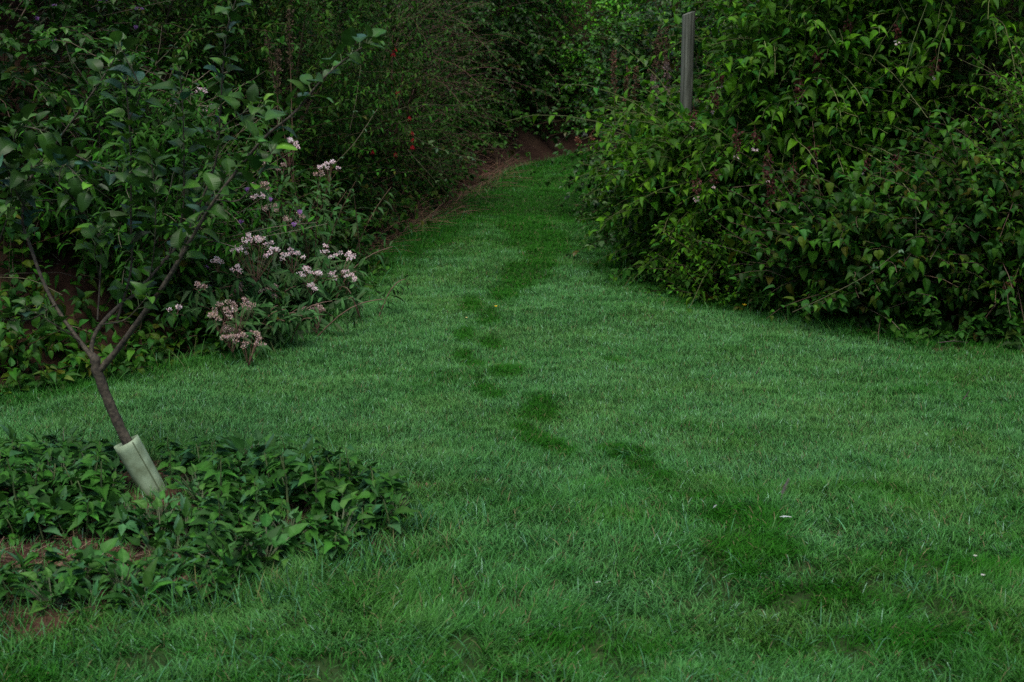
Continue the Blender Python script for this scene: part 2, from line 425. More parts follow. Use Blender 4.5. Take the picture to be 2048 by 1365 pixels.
def bush(name, label, cat, sp, cx, cy, rx, ry, h, n0, seed, z0=None, front=(0, -1), group=None, low=0.0, crown_only=False):
    """a shrub of many arching shoots round a few trunks; denser on the side that faces the grass"""
    rs = np.random.RandomState(seed); n = int(n0 * 1.4)
    if z0 is None: z0 = float(gz(np.array([cx]), np.array([cy]))[0]) - .1
    r = thing(name, label, cat, (cx, cy, z0), group)
    gl, gs = G(), G()
    th = rs.rand(n * 4) * 2 * np.pi; zz = rs.rand(n * 4) ** .85
    o = np.stack([np.cos(th), np.sin(th)], 1); fr = np.array(front, float); fr /= np.hypot(*fr)
    keep = rs.rand(n * 4) < np.clip(.35 + .75 * (o @ fr), .12, 1)
    th, zz, o = th[keep][:n], zz[keep][:n], o[keep][:n]; n = len(th)
    lump = .72 + .56 * vnoise(th * 2.2 + seed, zz * 4.5 + seed, seed)
    prof = np.sqrt(np.clip(1 - np.clip((zz - .45) / .62, 0, 1) ** 2, 0, 1)) * (.75 + .25 * np.clip(zz / .3, 0, 1))
    rr = (.35 + .45 * rs.rand(n) ** .6) * lump * prof
    P0 = np.stack([cx + o[:, 0] * rx * rr, cy + o[:, 1] * ry * rr, z0 + low + zz * h * .9], 1)
    D0 = np.stack([o[:, 0] * 1.0, o[:, 1] * 1.0, .25 + .9 * rs.rand(n) + .5 * zz], 1) + rs.randn(n, 3) * .3
    P = foliage(rs, gl, gs, sp, P0, D0, scale=min(1.0, .45 + .5 * min(rx, ry)))
    # thicker stems from the root
    m = max(5, n // 25); k = rs.choice(n, m)
    base = np.array([cx, cy, z0]) + rs.randn(m, 3) * np.array([rx * .2, ry * .2, 0])
    t = np.linspace(0, 1, 7)[None, :, None]
    Pm = base[:, None] * (1 - t) + P0[k][:, None] * t; Pm[..., 2] += (.15 * np.sin(t * np.pi))[..., 0]
    put_tubes(gs, Pm, .009, .003, SP[sp]['stem'], 4)
    gs.build('branches', M_STEM, r)
    gl.build('crown', MATS[SP[sp]['mat']], r)
    return r, P

exec_order = []
# ------------------------------------------------------------------ grass
def dew_and_shade_at(x, y, d=None):
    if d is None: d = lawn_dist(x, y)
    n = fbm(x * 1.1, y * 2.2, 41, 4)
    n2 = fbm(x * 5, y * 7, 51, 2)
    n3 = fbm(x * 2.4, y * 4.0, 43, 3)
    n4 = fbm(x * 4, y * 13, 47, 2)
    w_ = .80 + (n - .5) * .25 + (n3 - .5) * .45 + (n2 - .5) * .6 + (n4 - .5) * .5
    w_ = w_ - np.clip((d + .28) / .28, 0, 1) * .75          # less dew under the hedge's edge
    w_ = w_ - np.clip((y - 7.4) / 2.2, 0, 1) * .62  # thinner dew along the path, also painting in the shade between the hedges
    w_ = w_ - np.clip((4.5 - y) / 1.3, 0, 1) * .42  # thinner dew close by, doubling as painted light falloff in the foreground
    w_ = w_ - np.clip((x / np.maximum(y, 1) - .24) / .12, 0, 1) * .2  # lowered to the right to paint the lawn's falloff of light
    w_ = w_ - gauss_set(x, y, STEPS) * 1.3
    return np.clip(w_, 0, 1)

def put_blades(g, rs, x, y, z, L, wd, lean, az, col, segs):
    n = len(x)
    u = np.linspace(0, 1, segs + 1)
    dx, dy = np.cos(az), np.sin(az)
    # the blade stands up and bends over along az
    ang = lean[:, None] * (u[None] ** 1.0)
    seg = (L / segs)[:, None]
    mid = (ang[:, 1:] + ang[:, :-1]) / 2 + lean[:, None] * .25
    hor = np.concatenate([np.zeros((n, 1)), np.cumsum(np.sin(mid) * seg, 1)], 1)
    ver = np.concatenate([np.zeros((n, 1)), np.cumsum(np.cos(mid) * seg, 1)], 1)
    px_ = x[:, None] + hor * dx[:, None]; py_ = y[:, None] + hor * dy[:, None]; pz_ = z[:, None] + ver
    tw = az + np.pi / 2 + rs.randn(n) * .5
    sx, sy = np.cos(tw) * wd / 2, np.sin(tw) * wd / 2
    wp = np.array([1.0, .95, .7, .45])[:segs] if segs == 3 else np.array([1.0, .7])
    Ls = np.stack([px_[:, :segs] - sx[:, None] * wp, py_[:, :segs] - sy[:, None] * wp, pz_[:, :segs]], -1)
    Rs = np.stack([px_[:, :segs] + sx[:, None] * wp, py_[:, :segs] + sy[:, None] * wp, pz_[:, :segs]], -1)
    tip = np.stack([px_[:, -1:], py_[:, -1:], pz_[:, -1:]], -1)
    V = np.concatenate([Ls, Rs, tip], 1); m = 2 * segs + 1
    off = (np.arange(n) * m)[:, None]
    Q = np.concatenate([off + np.array([k, segs + k, segs + k + 1, k + 1]) for k in range(segs - 1)])
    T = off + np.array([segs - 1, 2 * segs - 1, 2 * segs])
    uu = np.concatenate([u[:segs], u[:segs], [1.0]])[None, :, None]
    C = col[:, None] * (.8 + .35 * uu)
    g.add(V.reshape(-1, 3), [Q, T], C.reshape(-1, 3))

DRY_SHADED = np.array([.016, .100, .003]); DEW = np.array([.075, .215, .062])  # first tone: dewless blades and the lawn's painted shade; second: dewy blades
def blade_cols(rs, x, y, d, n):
    dw = dew_and_shade_at(x, y, d)[:, None]
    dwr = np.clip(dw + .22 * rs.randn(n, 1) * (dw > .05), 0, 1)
    c = DRY_SHADED * (1 - dwr) + DEW * dwr
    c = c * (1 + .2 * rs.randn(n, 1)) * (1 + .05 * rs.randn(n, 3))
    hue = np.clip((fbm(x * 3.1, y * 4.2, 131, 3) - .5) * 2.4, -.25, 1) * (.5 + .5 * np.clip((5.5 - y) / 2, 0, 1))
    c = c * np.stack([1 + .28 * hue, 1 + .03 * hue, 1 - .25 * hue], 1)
    spark = (rs.rand(n) < .035 * dw[:, 0] * 1.0)
    c[spark] = np.array([.20, .38, .24]) * (.7 + .5 * rs.rand(spark.sum(), 1))
    dead = rs.rand(n) < .03
    c[dead] = np.array([.16, .14, .07]) * (.6 + .6 * rs.rand(dead.sum(), 1))
    return np.clip(c, .005, .8)

def sample_lawn(rs, y0, y1, dens, xm, wide):
    area = (y1 - y0) * 2 * xm
    n = int(area * dens)
    x = (rs.rand(n) * 2 - 1) * xm; y = y0 + rs.rand(n) * (y1 - y0)
    k = (np.abs(x) < y * .36 * 1.08 + .15) if not wide else ~(np.abs(x) < y * .36 * 1.08 + .15)
    x, y = x[k], y[k]
    d = lawn_dist(x, y)
    k = d < .10; x, y, d = x[k], y[k], d[k]
    b_ = np.maximum(earth(x, y) * .93, bed(x, y) * .9)
    b_ = np.maximum(b_, np.clip((4.6 - y) / 1.2, 0, 1) * .9 * np.clip((.46 - fbm(x * 9, y * 9, 63, 2)) * 8, 0, 1))
    k = rs.rand(len(x)) > b_
    return x[k], y[k], d[k]

rs = np.random.RandomState(7)
gg = G()
for (y0, y1, dens, xm, wide) in [(2.9, 4.2, 40000, 1.9, False), (4.2, 5.6, 40000, 2.4, False), (5.6, 7.4, 34000, 2.9, False), (7.4, 9.5, 24000, 1.0, False),
                                 (9.5, 13.8, 13000, 1.5, False), (-2, 7, 1500, 4.5, True), (-2, 2.9, 2500, 1.6, False)]:
    x, y, d = sample_lawn(rs, y0, y1, dens, xm, wide); n = len(x)
    tuft = fbm(x * 2.6, y * 2.6, 61, 3); fine = fbm(x * 14, y * 14, 62, 2)
    near = np.clip((4.9 - y) / 1.3, 0, 1)
    L = .022 + .012 * rs.rand(n) + near * (.010 + .075 * np.clip(tuft - .42, 0, 1) * 2 * rs.rand(n)) + .018 * np.clip(fine - .5, 0, 1) * 2
    L = L * (1 + .35 * np.clip((d + .12) / .12, 0, 1))
    st = gauss_set(x, y, STEPS)
    L = L * (1 + .15 * st)
    wd = (.0019 + .0012 * rs.rand(n)) * (1 + .05 * np.clip(y - 4, 0, 9)) * (1.8 if wide else 1)
    lean = .55 + .75 * rs.rand(n) + near * .35 * rs.rand(n) + .35 * st
    flow = fbm(x * 1.7, y * 1.7, 71, 2) * 12.0
    az = np.where(rs.rand(n) < .12 + .3 * near, flow + rs.randn(n) * .6, rs.rand(n) * 6.283)
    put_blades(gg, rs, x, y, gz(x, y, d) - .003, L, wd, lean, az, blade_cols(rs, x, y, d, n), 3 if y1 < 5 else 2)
tag(gg.build('lawn_grass', M_GRASS), 'short dewy lawn with a trail of darker footprints', 'grass', kind='stuff')

# rough long grass along the lawn's edges, round the weed bed and in tufts
gg = G()
def rough(n, x, y, L0, L1, cols, wts, wd=.0035, leanm=1.0):
    d = lawn_dist(x, y)
    L = L0 + (L1 - L0) * rs.rand(len(x)) ** 1.5
    put_blades(gg, rs, x, y, gz(x, y, d) - .004, L, wd * (.7 + .6 * rs.rand(len(x))), leanm * (.5 + .9 * rs.rand(len(x))), rs.rand(len(x)) * 6.283,
               mixcol(rs, len(x), cols, wts, .22), 3)
RC = [(.025, .10, .012), (.04, .14, .03), (.06, .18, .08), (.12, .13, .05)]
x = (rs.rand(60000) * 2 - 1) * 4.2; y = 4.8 + rs.rand(60000) * 8.8; d = lawn_dist(x, y)
pr = np.exp(-((d + .02) / .13) ** 2) * (.35 + 1.2 * (fbm(x * 5, y * 5, 81) > .47)); k = rs.rand(len(x)) < pr; 
rough(0, x[k], y[k], .04, .15, RC, [5, 3, 1, .8], .0034)
x = -2.7 + rs.rand(60000) * 2.6; y = 3.2 + rs.rand(60000) * 1.9; b_ = bed(x, y)
cx, cy, rx, ry = -1.45, 3.97, 1.12, .70
r_ = np.hypot((x - cx) / rx, (y - cy - .03 * (x - cx)) / ry)
k = (rs.rand(len(x)) < np.exp(-((r_ - 1.04) / .10) ** 2) * (fbm(x * 6, y * 6, 91) > .45) * (.25 + .75 * (y < 4.0)))
rough(0, x[k], y[k], .05, .13, RC, [4, 4, 3, .5], .003)
# single long tufts spread over the near grass
tc = []
for k in range(230):
    ty = 2.95 + 1.7 * rs.rand() ** 1.5; tx = (rs.rand() * 2 - 1) * ty * .4
    if bed(np.array([tx]), np.array([ty]))[0] > .3: continue
    n = 14 + rs.randint(22); tc.append(np.stack([tx + rs.randn(n) * .03, ty + rs.randn(n) * .025], 1))
tc = np.concatenate(tc)
rough(0, tc[:, 0], tc[:, 1], .045, .11, RC, [4, 4, 3, .1], .0026, 1.3)
tag(gg.build('rough_grass', M_GRASS), 'long unmown grass blades along the hedge foot and weed bed', 'grass', kind='stuff')

# ------------------------------------------------------------------ undergrowth covering the banks (one uncountable mass)
rs = np.random.RandomState(17)
gl, gs = G(), G()
N0 = 90000
x = (rs.rand(N0) * 2 - 1) * 5.0; y = 4.4 + rs.rand(N0) * 11.2; d = lawn_dist(x, y)
dens = np.where(y > 11.5, .5, .8)
inview = np.abs(x) < y * .36 * 1.25 + .4
k = (d > .04) & (d < 1.9) & (rs.rand(N0) < np.where(inview, .30, .05)) & (rs.rand(N0) < .3 + .7 * np.exp(-d / 1.2))
k2 = ~((y[k] > 11.3) & (d[k] < .5)) & ~((x[k] < 0) & (y[k] > 8.0) & (d[k] < .28)); x, y, d = x[k][k2], y[k][k2], d[k][k2]; z = gz(x, y, d)
zone = fbm(x * 1.2, y * 1.2, 101, 2)
e1 = .08
gx_ = (lawn_dist(x + e1, y) - d) / e1; gy_ = (lawn_dist(x, y + e1) - d) / e1      # away from the lawn
P0 = np.stack([x, y, z - .02], 1)
D0 = np.stack([-gx_ * .5, -gy_ * .5, np.ones(len(x))], 1) + rs.randn(len(x), 3) * .3
for q, (sp, lo, hi) in enumerate([('weed', 0, .40), ('bramble', .40, .60), ('fern', .60, 1.0)]):
    m = (zone >= lo) & (zone < hi)
    if sp == 'fern': sp = 'dockside'
    # small growth at the grass edge, taller further up the bank
    sc_ = .25 + .75 * np.clip(d[m] / .8, 0, 1)
    s = SP[sp]; Ls = (s['sl'][0] + (s['sl'][1] - s['sl'][0]) * rs.rand(m.sum())) * sc_ * .75
    foliage(rs, gl, gs, sp, P0[m], D0[m], lens=Ls)
# stems and leaves belong to one uncountable mass
for k_, v in gs.T.items(): gl.T.setdefault(k_, []).extend([f + gl.n for f in v])
gl.V += gs.V; gl.C += gs.C; gl.n += gs.n
tag(gl.build('undergrowth', M_LEAF), 'tangled dark undergrowth covering the banks behind the grass', 'undergrowth', kind='stuff')

# ------------------------------------------------------------------ shrubs: each one a thing
def P3(px, py, Y): return at(px, py, Y)
#   name, label, category, species, cx, cy, rx, ry, h, shoots, seed, front
BUSHES = [
 ('honeysuckle_bush', 'broad bright green bush with hanging dark red tassels, just right of the wooden post', 'bush', 'honeysuckle', 1.72, 8.0, .8, .75, 1.9, 430, 201, (-.3, -1)),
 ('honeysuckle_bush', 'mid green leafy mound bulging forward below the wooden post and its tasselled neighbour', 'bush', 'honeysuckle', 1.5, 7.6, .5, .45, 1.1, 330, 222, (-.3, -1)),
 ('honeysuckle_bush', 'darker green tall bush with drooping pointed leaves at the upper right corner', 'bush', 'honeysuckle', 2.4, 7.6, .8, .8, 2.1, 400, 202, (-.2, -1)),
 ('honeysuckle_bush', 'low yellowish green leafy bush spilling onto the grass below the wooden post', 'bush', 'honeysuckle', 1.22, 7.85, .46, .45, .8, 300, 203, (-.5, -1)),
 ('broad_leaved_bush', 'dark heart-leaved shrub with browning lower leaves at the right lawn edge', 'bush', 'dockside', 1.75, 6.95, .6, .42, .62, 190, 204, (-.1, -1)),
 ('broad_leaved_bush', 'shadowed dull green shrub at the right end of the lawn edge, under the small-leaved bush', 'bush', 'dockside', 2.35, 6.75, .55, .42, .7, 170, 205, (-.2, -1)),
 ('small_leaved_bush', 'dense fine-leaved bright green bush at the right border of the picture', 'bush', 'lime', 2.5, 6.6, .36, .35, 1.2, 170, 206, (-.5, -1)),
 ('low_bush', 'small lime green bush at the foot of the bright honeysuckle', 'bush', 'lime', 1.12, 7.25, .26, .24, .42, 90, 207, (-.2, -1)),
 ('bramble_bush', 'dark rusty bramble bush standing to the left of the wooden post', 'bush', 'bramble', 1.2, 10.0, .5, .6, 1.6, 190, 208, (-.8, -1)),
 ('bramble_bush', 'dark bramble thicket behind the wooden post, right of it at the top', 'bush', 'bramble', 1.75, 9.7, .6, .6, 2.2, 110, 209, (-.2, -1)),
 ('bramble_bush', 'low grey green bramble hanging over the path below the rusty bramble', 'bush', 'bramble', 1.12, 8.9, .3, .5, .7, 110, 210, (-1, -.6)),
 ('privet_bush', 'bright small-leaved evergreen bush closing the far end of the path', 'bush', 'privet', .62, 14.3, .95, .6, 2.1, 560, 211, (0, -1)),
 ('privet_bush', 'shaded small-leaved evergreen at the path end, behind the rusty bramble', 'bush', 'privet', 1.85, 14.6, .8, .7, 2.3, 230, 212, (-.3, -1)),
 ('bramble_bush', 'deep green bramble mound left of the bright evergreen at the path end', 'bush', 'bramble', -.4, 13.8, .75, .7, 2.1, 240, 213, (.5, -1)),
 ('bramble_bush', 'dark bramble bush rising beyond the red flowered bush, top middle', 'bush', 'bramble', -1.2, 12.3, .7, .7, 2.0, 210, 214, (.7, -1)),
 ('fuchsia_bush', 'fine-leaved bush dotted with hanging red flowers left of the path', 'bush', 'fuchsia', -.95, 10.2, .55, .7, 1.6, 330, 215, (.7, -1)),
 ('weedy_bush', 'brown green willowy bush behind the pink flowers, right of the apple branch tip', 'bush', 'weed', -1.45, 8.9, .65, .7, 1.7, 330, 216, (.6, -1)),
 ('weedy_bush', 'tall brownish seeding growth behind the top of the young apple tree', 'bush', 'weed', -2.1, 8.2, .6, .7, 1.8, 260, 217, (.5, -1)),
 ('weedy_bush', 'olive brown seeding growth with thistles at the top left corner', 'bush', 'weed', -2.8, 7.6, .6, .7, 1.9, 240, 218, (.5, -1)),
 ('bramble_bush', 'dark bramble bush at the left border behind the leaning limb of the apple tree', 'bush', 'bramble', -2.5, 6.5, .6, .5, 1.2, 170, 219, (.5, -1)),
 ('fern_bush', 'deep green narrow-leaved clump filling the hedge foot behind the apple tree', 'bush', 'fern', -1.75, 6.5, .45, .4, .85, 170, 220, (.5, -1)),
]
BR = {}
for k, b_ in enumerate(BUSHES):
    r, P = bush(b_[0], b_[1], b_[2], b_[3], b_[4], b_[5], b_[6], b_[7], b_[8], b_[9], b_[10], front=b_[11], z0=.12 if b_[5] > 13.5 else None, low=.22 if b_[5] > 13.5 else 0)
    BR[k] = r

# hanging tassels of the honeysuckle: dark red bracts with pale flowers at the tip
def floret_ball(g, rs, c, r, n, size, cols, wts, squash=.7, up=.4):
    d_ = norm(rs.randn(n, 3)); P = c + d_ * r * (.5 + .5 * rs.rand(n, 1)) * np.array([1, 1, squash])
    A = norm(d_ + UP * up); N = norm(np.cross(A, rs.randn(n, 3)))
    put_leaves(g, LT_S, rs, P, A, N, size * (.7 + .6 * rs.rand(n)), np.full(n, .6), .3, .2, mixcol(rs, n, cols, wts, .15), 0)
TASS = [(1636, 105, 7.35, .13, 0), (1598, 160, 7.3, .10, 0), (1601, 180, 7.3, .05, 0), (1430, 185, 7.4, .09, 0), (1440, 150, 7.4, .05, 0), (1697, 45, 7.3, .06, 0), (1475, 265, 7.2, .11, 0),
        (1536, 310, 7.1, .12, 0), (1543, 355, 7.1, .15, 0), (1587, 330, 7.1, .13, 0), (1604, 360, 7.1, .12, 0), (1393, 362, 7.1, .08, 2), (1430, 345, 7.1, .06, 2), (1628, 295, 7.2, .07, 0),
        (1731, 318, 7.0, .06, 1), (1796, 315, 7.0, .08, 1), (1796, 48, 7.2, .08, 1), (1386, 225, 7.4, .07, 0), (1512, 262, 7.2, .08, 0), (1870, 120, 7.0, .07, 1)]
rs = np.random.RandomState(29)
for px, py, Y_, ln, bi in TASS:
    g_ = G(); c0 = at(px, py, Y_ - .32); n = int(ln / .014)
    P = np.array([[c0 + [rs.randn() * .004, 0, .05 - t * (ln + .05)] for t in np.linspace(0, 1, 5)]])
    put_tubes(g_, P, .0016, .001, (.10, .05, .03), 3)
    for q in range(n):
        floret_ball(g_, rs, c0 - [0, 0, q * .014], .017 * (1 - .4 * q / n), 9, .018, [(.065, .014, .012), (.05, .022, .012), (.09, .022, .016)], [3, 2, 1], .5, -.6)
    floret_ball(g_, rs, c0 - [0, 0, ln + .005], .010, 7, .015, [(.55, .45, .42), (.4, .25, .22)], [3, 1], .6, -.8)
    g_.build('flower_tassel', M_PETAL, BR[bi])

# red hanging flowers of the fuchsia
FUCH = [(790, 95), (787, 105), (795, 180), (819, 232), (824, 262), (826, 276), (825, 290), (791, 305), (745, 300)]
for px, py in FUCH:
    g_ = G(); c = at(px, py, 9.0 + rs.rand() * .15)
    P = np.array([[c + [0, 0, .04], c + [0, 0, .02], c]])
    put_tubes(g_, P, .001, .001, (.2, .03, .03), 3)
    n = 7; an = np.arange(n) * 2 * np.pi / n
    A = np.stack([np.cos(an) * .35, np.sin(an) * .35, -np.ones(n)], 1); N = np.stack([np.cos(an), np.sin(an), np.full(n, .4)], 1)
    put_leaves(g_, LT_S, rs, np.tile(c, (n, 1)), A, N, np.full(n, .034), np.full(n, .4), .2, -.2, mixcol(rs, n, [(.36, .008, .015)], [1], .15), 0)
    put_tubes(g_, np.array([[c - [0, 0, .02], c - [0, 0, .045]]]), .004, .001, (.2, .008, .03), 4)
    g_.build('flower', M_PETAL, BR[14])

# ------------------------------------------------------------------ flowering hedge-foot plants
PINK = [(.80, .66, .68), (.70, .48, .52), (.85, .76, .76)]; FADED = [(.46, .33, .30), (.34, .23, .18), (.55, .43, .41)]
def corymb(parent, c, R, faded, rs):
    g_ = G(); cols = FADED if faded else PINK
    m = max(4, int(R / .006))
    hub = c - [0, 0, R * 1.3]
    for q in range(m):
        an, rr = rs.rand() * 6.283, math.sqrt(rs.rand()) * R
        p = c + [math.cos(an) * rr, math.sin(an) * rr, (R * .55) * (1 - (rr / R) ** 2) + rs.randn() * .006]
        put_tubes(g_, np.array([[hub, (hub + p) / 2 + [0, 0, -.003], p - [0, 0, .006]]]), .0012, .0008, (.12, .06, .045), 3)
        floret_ball(g_, rs, p, .011, 26, .008, cols, [3, 2, 2] if not faded else [3, 2, 1], .7, .9)
    g_.build('flower_head', M_PETAL, parent)
# each plant: base pixel x, distance, then heads (px, py, radius, faded)
AGR = [
 ('tall pink flowered plant with the biggest pale flower heads, right of the apple limbs', 515, 6.55, [(510, 505, .085, 0), (478, 505, .03, 0), (435, 527, .025, 0), (475, 543, .02, 0), (505, 480, .03, 0)]),
 ('pink flowered plant at the hedge tip with stacked pale heads nearest the open lawn', 676, 7.2, [(682, 518, .06, 0), (688, 558, .055, 0), (652, 500, .018, 0), (665, 552, .02, 0)]),
 ('pink flowered plant with two level pale heads between its taller neighbours', 600, 6.8, [(585, 517, .045, 0), (618, 552, .05, 0), (622, 575, .025, 0)]),
 ('tallest pink flowered stem beside the apple branch with its head high above the rest', 575, 7.3, [(578, 298, .055, 0), (565, 335, .022, 1), (520, 328, .022, 1)]),
 ('single pale pink head on a long stem right of the tallest flower stem', 655, 7.7, [(658, 338, .045, 0), (640, 350, .02, 1)]),
 ('plant with wide faded mauve heads low over the lawn edge', 465, 6.2, [(472, 622, .075, 1), (438, 638, .045, 1), (458, 668, .035, 1)]),
 ('plant with brown seeding heads touching the grass below the faded mauve ones', 500, 6.1, [(495, 688, .06, 1), (465, 680, .035, 1)]),
 ('plant with one faded round head hanging at the right over the mown grass', 628, 6.65, [(632, 630, .055, 1), (555, 634, .022, 1)]),
 ('brown dried flower plant in the middle of the pink flower clump', 505, 6.7, [(498, 586, .065, 1), (545, 583, .03, 1), (400, 600, .03, 1)]),
 ('slim plant with small mixed pink and faded heads above the biggest pink one', 530, 7.1, [(522, 375, .035, 1), (520, 395, .03, 0), (592, 440, .045, 1), (540, 420, .03, 1)]),
 ('pink flowers showing between the upper apple leaves', 400, 7.4, [(400, 187, .035, 0), (422, 220, .03, 0), (345, 217, .018, 0)]),
 ('small pink flowered plant low down left of the faded heads', 355, 6.3, [(352, 622, .022, 0), (400, 575, .02, 1)]),
]
rs = np.random.RandomState(37)
for lab, bx, Yb, heads in AGR:
    x0 = (bx - 1024) / F * Yb * 1.02; z0 = float(gz(np.array([x0]), np.array([Yb + .1]))[0])
    r = thing('flowering_plant', lab, 'flower plant', (x0, Yb + .1, z0), 'pink flowered plants along the left hedge foot')
    gs_, gl_ = G(), G(); paths = []
    for px, py, R, fd in heads:
        R *= 1.25; c = at(px, py, Yb - .28 + rs.randn() * .04)
        t = np.linspace(0, 1, 7)[:, None]; b0 = np.array([x0, Yb + .1, z0]) + rs.randn(3) * [.05, .04, 0]
        P = b0 * (1 - t) + (c - [0, 0, R * 1.2]) * t + np.array([0, 0, .08]) * np.sin(t * np.pi)
        paths.append(P); corymb(r, c, R, fd, rs)
    for q in range(10):                                               # leafy stems without flowers
        b0 = np.array([x0, Yb + .12, z0]) + rs.randn(3) * [.10, .06, 0]
        hz = max(.25, paths[0][-1][2] - z0)
        e_ = b0 + [rs.randn() * .14, rs.randn() * .08 - .05, hz * (.5 + .4 * rs.rand())]
        t = np.linspace(0, 1, 7)[:, None]; paths.append(b0 * (1 - t) + e_ * t + np.array([0, 0, .05]) * np.sin(t * np.pi))
    paths = np.array(paths)
    put_tubes(gs_, paths, .0035, .0016, (.10, .06, .04), 4)
    leaves_on(gl_, rs, paths, 18, LT_LANCE, (.06, .11), .26, [(.025, .08, .02), (.035, .095, .025), (.03, .06, .02)], [3, 2, 2], .15, True, .9, .5, .3, .2, .35)
    gs_.build('stem', M_STEM, r); gl_.build('leaves', M_LEAF, r)

# thistles with small purple heads
THIS = [
 ('thistle at the very top edge with two purple heads side by side', 205, 7.9, [(200, 4), (214, 3), (227, 9)]),
 ('thistle with one purple head at the top left corner', 108, 7.6, [(75, 43), (110, 18), (142, 3)]),
 ('thistle with close purple heads just right of the double one', 278, 8.0, [(272, 23), (285, 24), (272, 60)]),
 ('short thistle with one dull purple head left of the apple top', 108, 7.5, [(108, 85)]),
 ('thistle with small lilac heads between the apple branches and the pink flowers', 490, 6.9, [(482, 450), (495, 385), (540, 405), (588, 455), (600, 430)]),
 ('thistle with two lilac heads behind the big pink flower head', 420, 6.8, [(414, 541), (421, 580), (365, 478), (390, 358)]),
]
for lab, bx, Yb, heads in THIS:
    x0 = (bx - 1024) / F * Yb; z0 = float(gz(np.array([x0]), np.array([Yb + .1]))[0])
    r = thing('thistle', lab, 'thistle', (x0, Yb + .1, z0), 'purple thistles in the left hedge')
    gs_, gl_ = G(), G(); paths = []
    for px, py in heads:
        c = at(px, py, Yb - .42); g_ = G()
        floret_ball(g_, rs, c - [0, 0, .010], .012, 26, .012, [(.05, .09, .03)], [1], 1, .2)
        n = 40; an = rs.rand(n) * 6.283; sp_ = rs.rand(n) * .8
        A = np.stack([np.cos(an) * sp_, np.sin(an) * sp_, np.ones(n)], 1)
        put_leaves(g_, LT_S, rs, np.tile(c, (n, 1)), A, norm(np.cross(A, rs.randn(n, 3))), np.full(n, .026), np.full(n, .2), 0, .1, mixcol(rs, n, [(.42, .20, .56), (.52, .32, .6)], [2, 1], .1), 0)
        g_.build('flower_head', M_PETAL, r)
        t = np.linspace(0, 1, 7)[:, None]; b0 = np.array([x0, Yb + .1, z0]) + rs.randn(3) * [.03, .03, 0]
        paths.append(b0 * (1 - t) + (c - [0, 0, .012]) * t + np.array([0, 0, .04]) * np.sin(t * np.pi))
    paths = np.array(paths)
    put_tubes(gs_, paths, .003, .0014, (.08, .09, .04), 4)
    leaves_on(gl_, rs, paths, 14, LT_LANCE, (.04, .08), .25, [(.045, .085, .04), (.06, .09, .05)], [1, 1], .1, False, .9, .6, .3, .3, .3)
    gs_.build('stem', M_STEM, r); gl_.build('leaves', M_LEAF, r)

# ------------------------------------------------------------------ fence post
def fence_post():
    b = at(1372, 330, 8.1); t_ = at(1377, 27, 8.1)
    x0, y0 = float(b[0]) - .01, 8.1; z0 = float(gz(np.array([x0]), np.array([y0]))[0]) - .05
    top = float(t_[2])
    g_ = G(); sides = 14; V = []; lev = np.linspace(0, 1, 16); rs = np.random.RandomState(3)
    for j, t in enumerate(lev):
        for k in range(sides):
            an = k * 2 * np.pi / sides
            r_ = .037 * (1 + .05 * math.sin(3 * an + 1) + .03 * rs.randn()) * (1 - .06 * t)
            V.append((x0 + (float(t_[0]) - x0) * t + math.cos(an) * r_, y0 + math.sin(an) * r_, z0 + (top - z0) * t + (.012 * math.cos(an) if t == 1 else 0)))
    V.append((float(t_[0]), y0, top + .004)); V = np.array(V)
    Q = [(j * sides + k, j * sides + (k + 1) % sides, (j + 1) * sides + (k + 1) % sides, (j + 1) * sides + k) for j in range(15) for k in range(sides)]
    T = [(15 * sides + k, 15 * sides + (k + 1) % sides, 16 * sides) for k in range(sides)]
    g_.add(V, [np.array(Q), np.array(T)], (.2, .2, .2))
    o = g_.build('fence_post', M_WOOD)
    tag(o, 'weathered grey round wooden post half buried in the right-hand bushes', 'post')
fence_post()

# ------------------------------------------------------------------ long canes
def cane(name, label, pts, r0, sp, per, L, tri=True, seed=1, cols=None):
    rs = np.random.RandomState(seed)
    P = np.array([at(*p) for p in pts])
    t = np.linspace(0, len(P) - 1, 14); i0 = np.minimum(t.astype(int), len(P) - 2)
    # Catmull-Rom through the points
    Pe = np.vstack([2 * P[0] - P[1], P, 2 * P[-1] - P[-2]]); f = (t - i0)[:, None]
    a_, b_, c_, d_ = Pe[i0], Pe[i0 + 1], Pe[i0 + 2], Pe[i0 + 3]
    C_ = .5 * ((2 * b_) + (-a_ + c_) * f + (2 * a_ - 5 * b_ + 4 * c_ - d_) * f ** 2 + (-a_ + 3 * b_ - 3 * c_ + d_) * f ** 3)
    r = thing(name, label, 'bramble cane', C_[0])
    gs_, gl_ = G(), G()
    put_tubes(gs_, C_[None], r0 * .8, r0 * .4, (.075, .07, .035), 5)
    gs_.build('stem', M_STEM, r)
    if per:
        leaves_on(gl_, rs, C_[None], per, LT_M, L, .6, cols or [(.04, .09, .04), (.055, .11, .03)], [1, 1], .25, False, .9, .4, .2, .2, .25, tri)
        gl_.build('leaves', M_GLOSS, r)
cane('bramble_cane', 'long pale bramble cane arching toward the path from the red flowered bush', [(780, 225, 9.6), (830, 275, 9.2), (900, 305, 9.0), (965, 322, 8.8)], .003, 'bramble', 11, (.035, .05), seed=2)
cane('bramble_cane', 'thin bare cane leaning down to the grass left of the path', [(815, 300, 9.2), (855, 345, 9.1), (900, 395, 9.2)], .003, 'bramble', 3, (.02, .03), seed=3)
cane('bramble_cane', 'straight thin stem rising from the grass edge left of the path', [(903, 392, 9.6), (885, 350, 9.5), (878, 312, 9.5)], .003, 'bramble', 4, (.02, .03), seed=4)
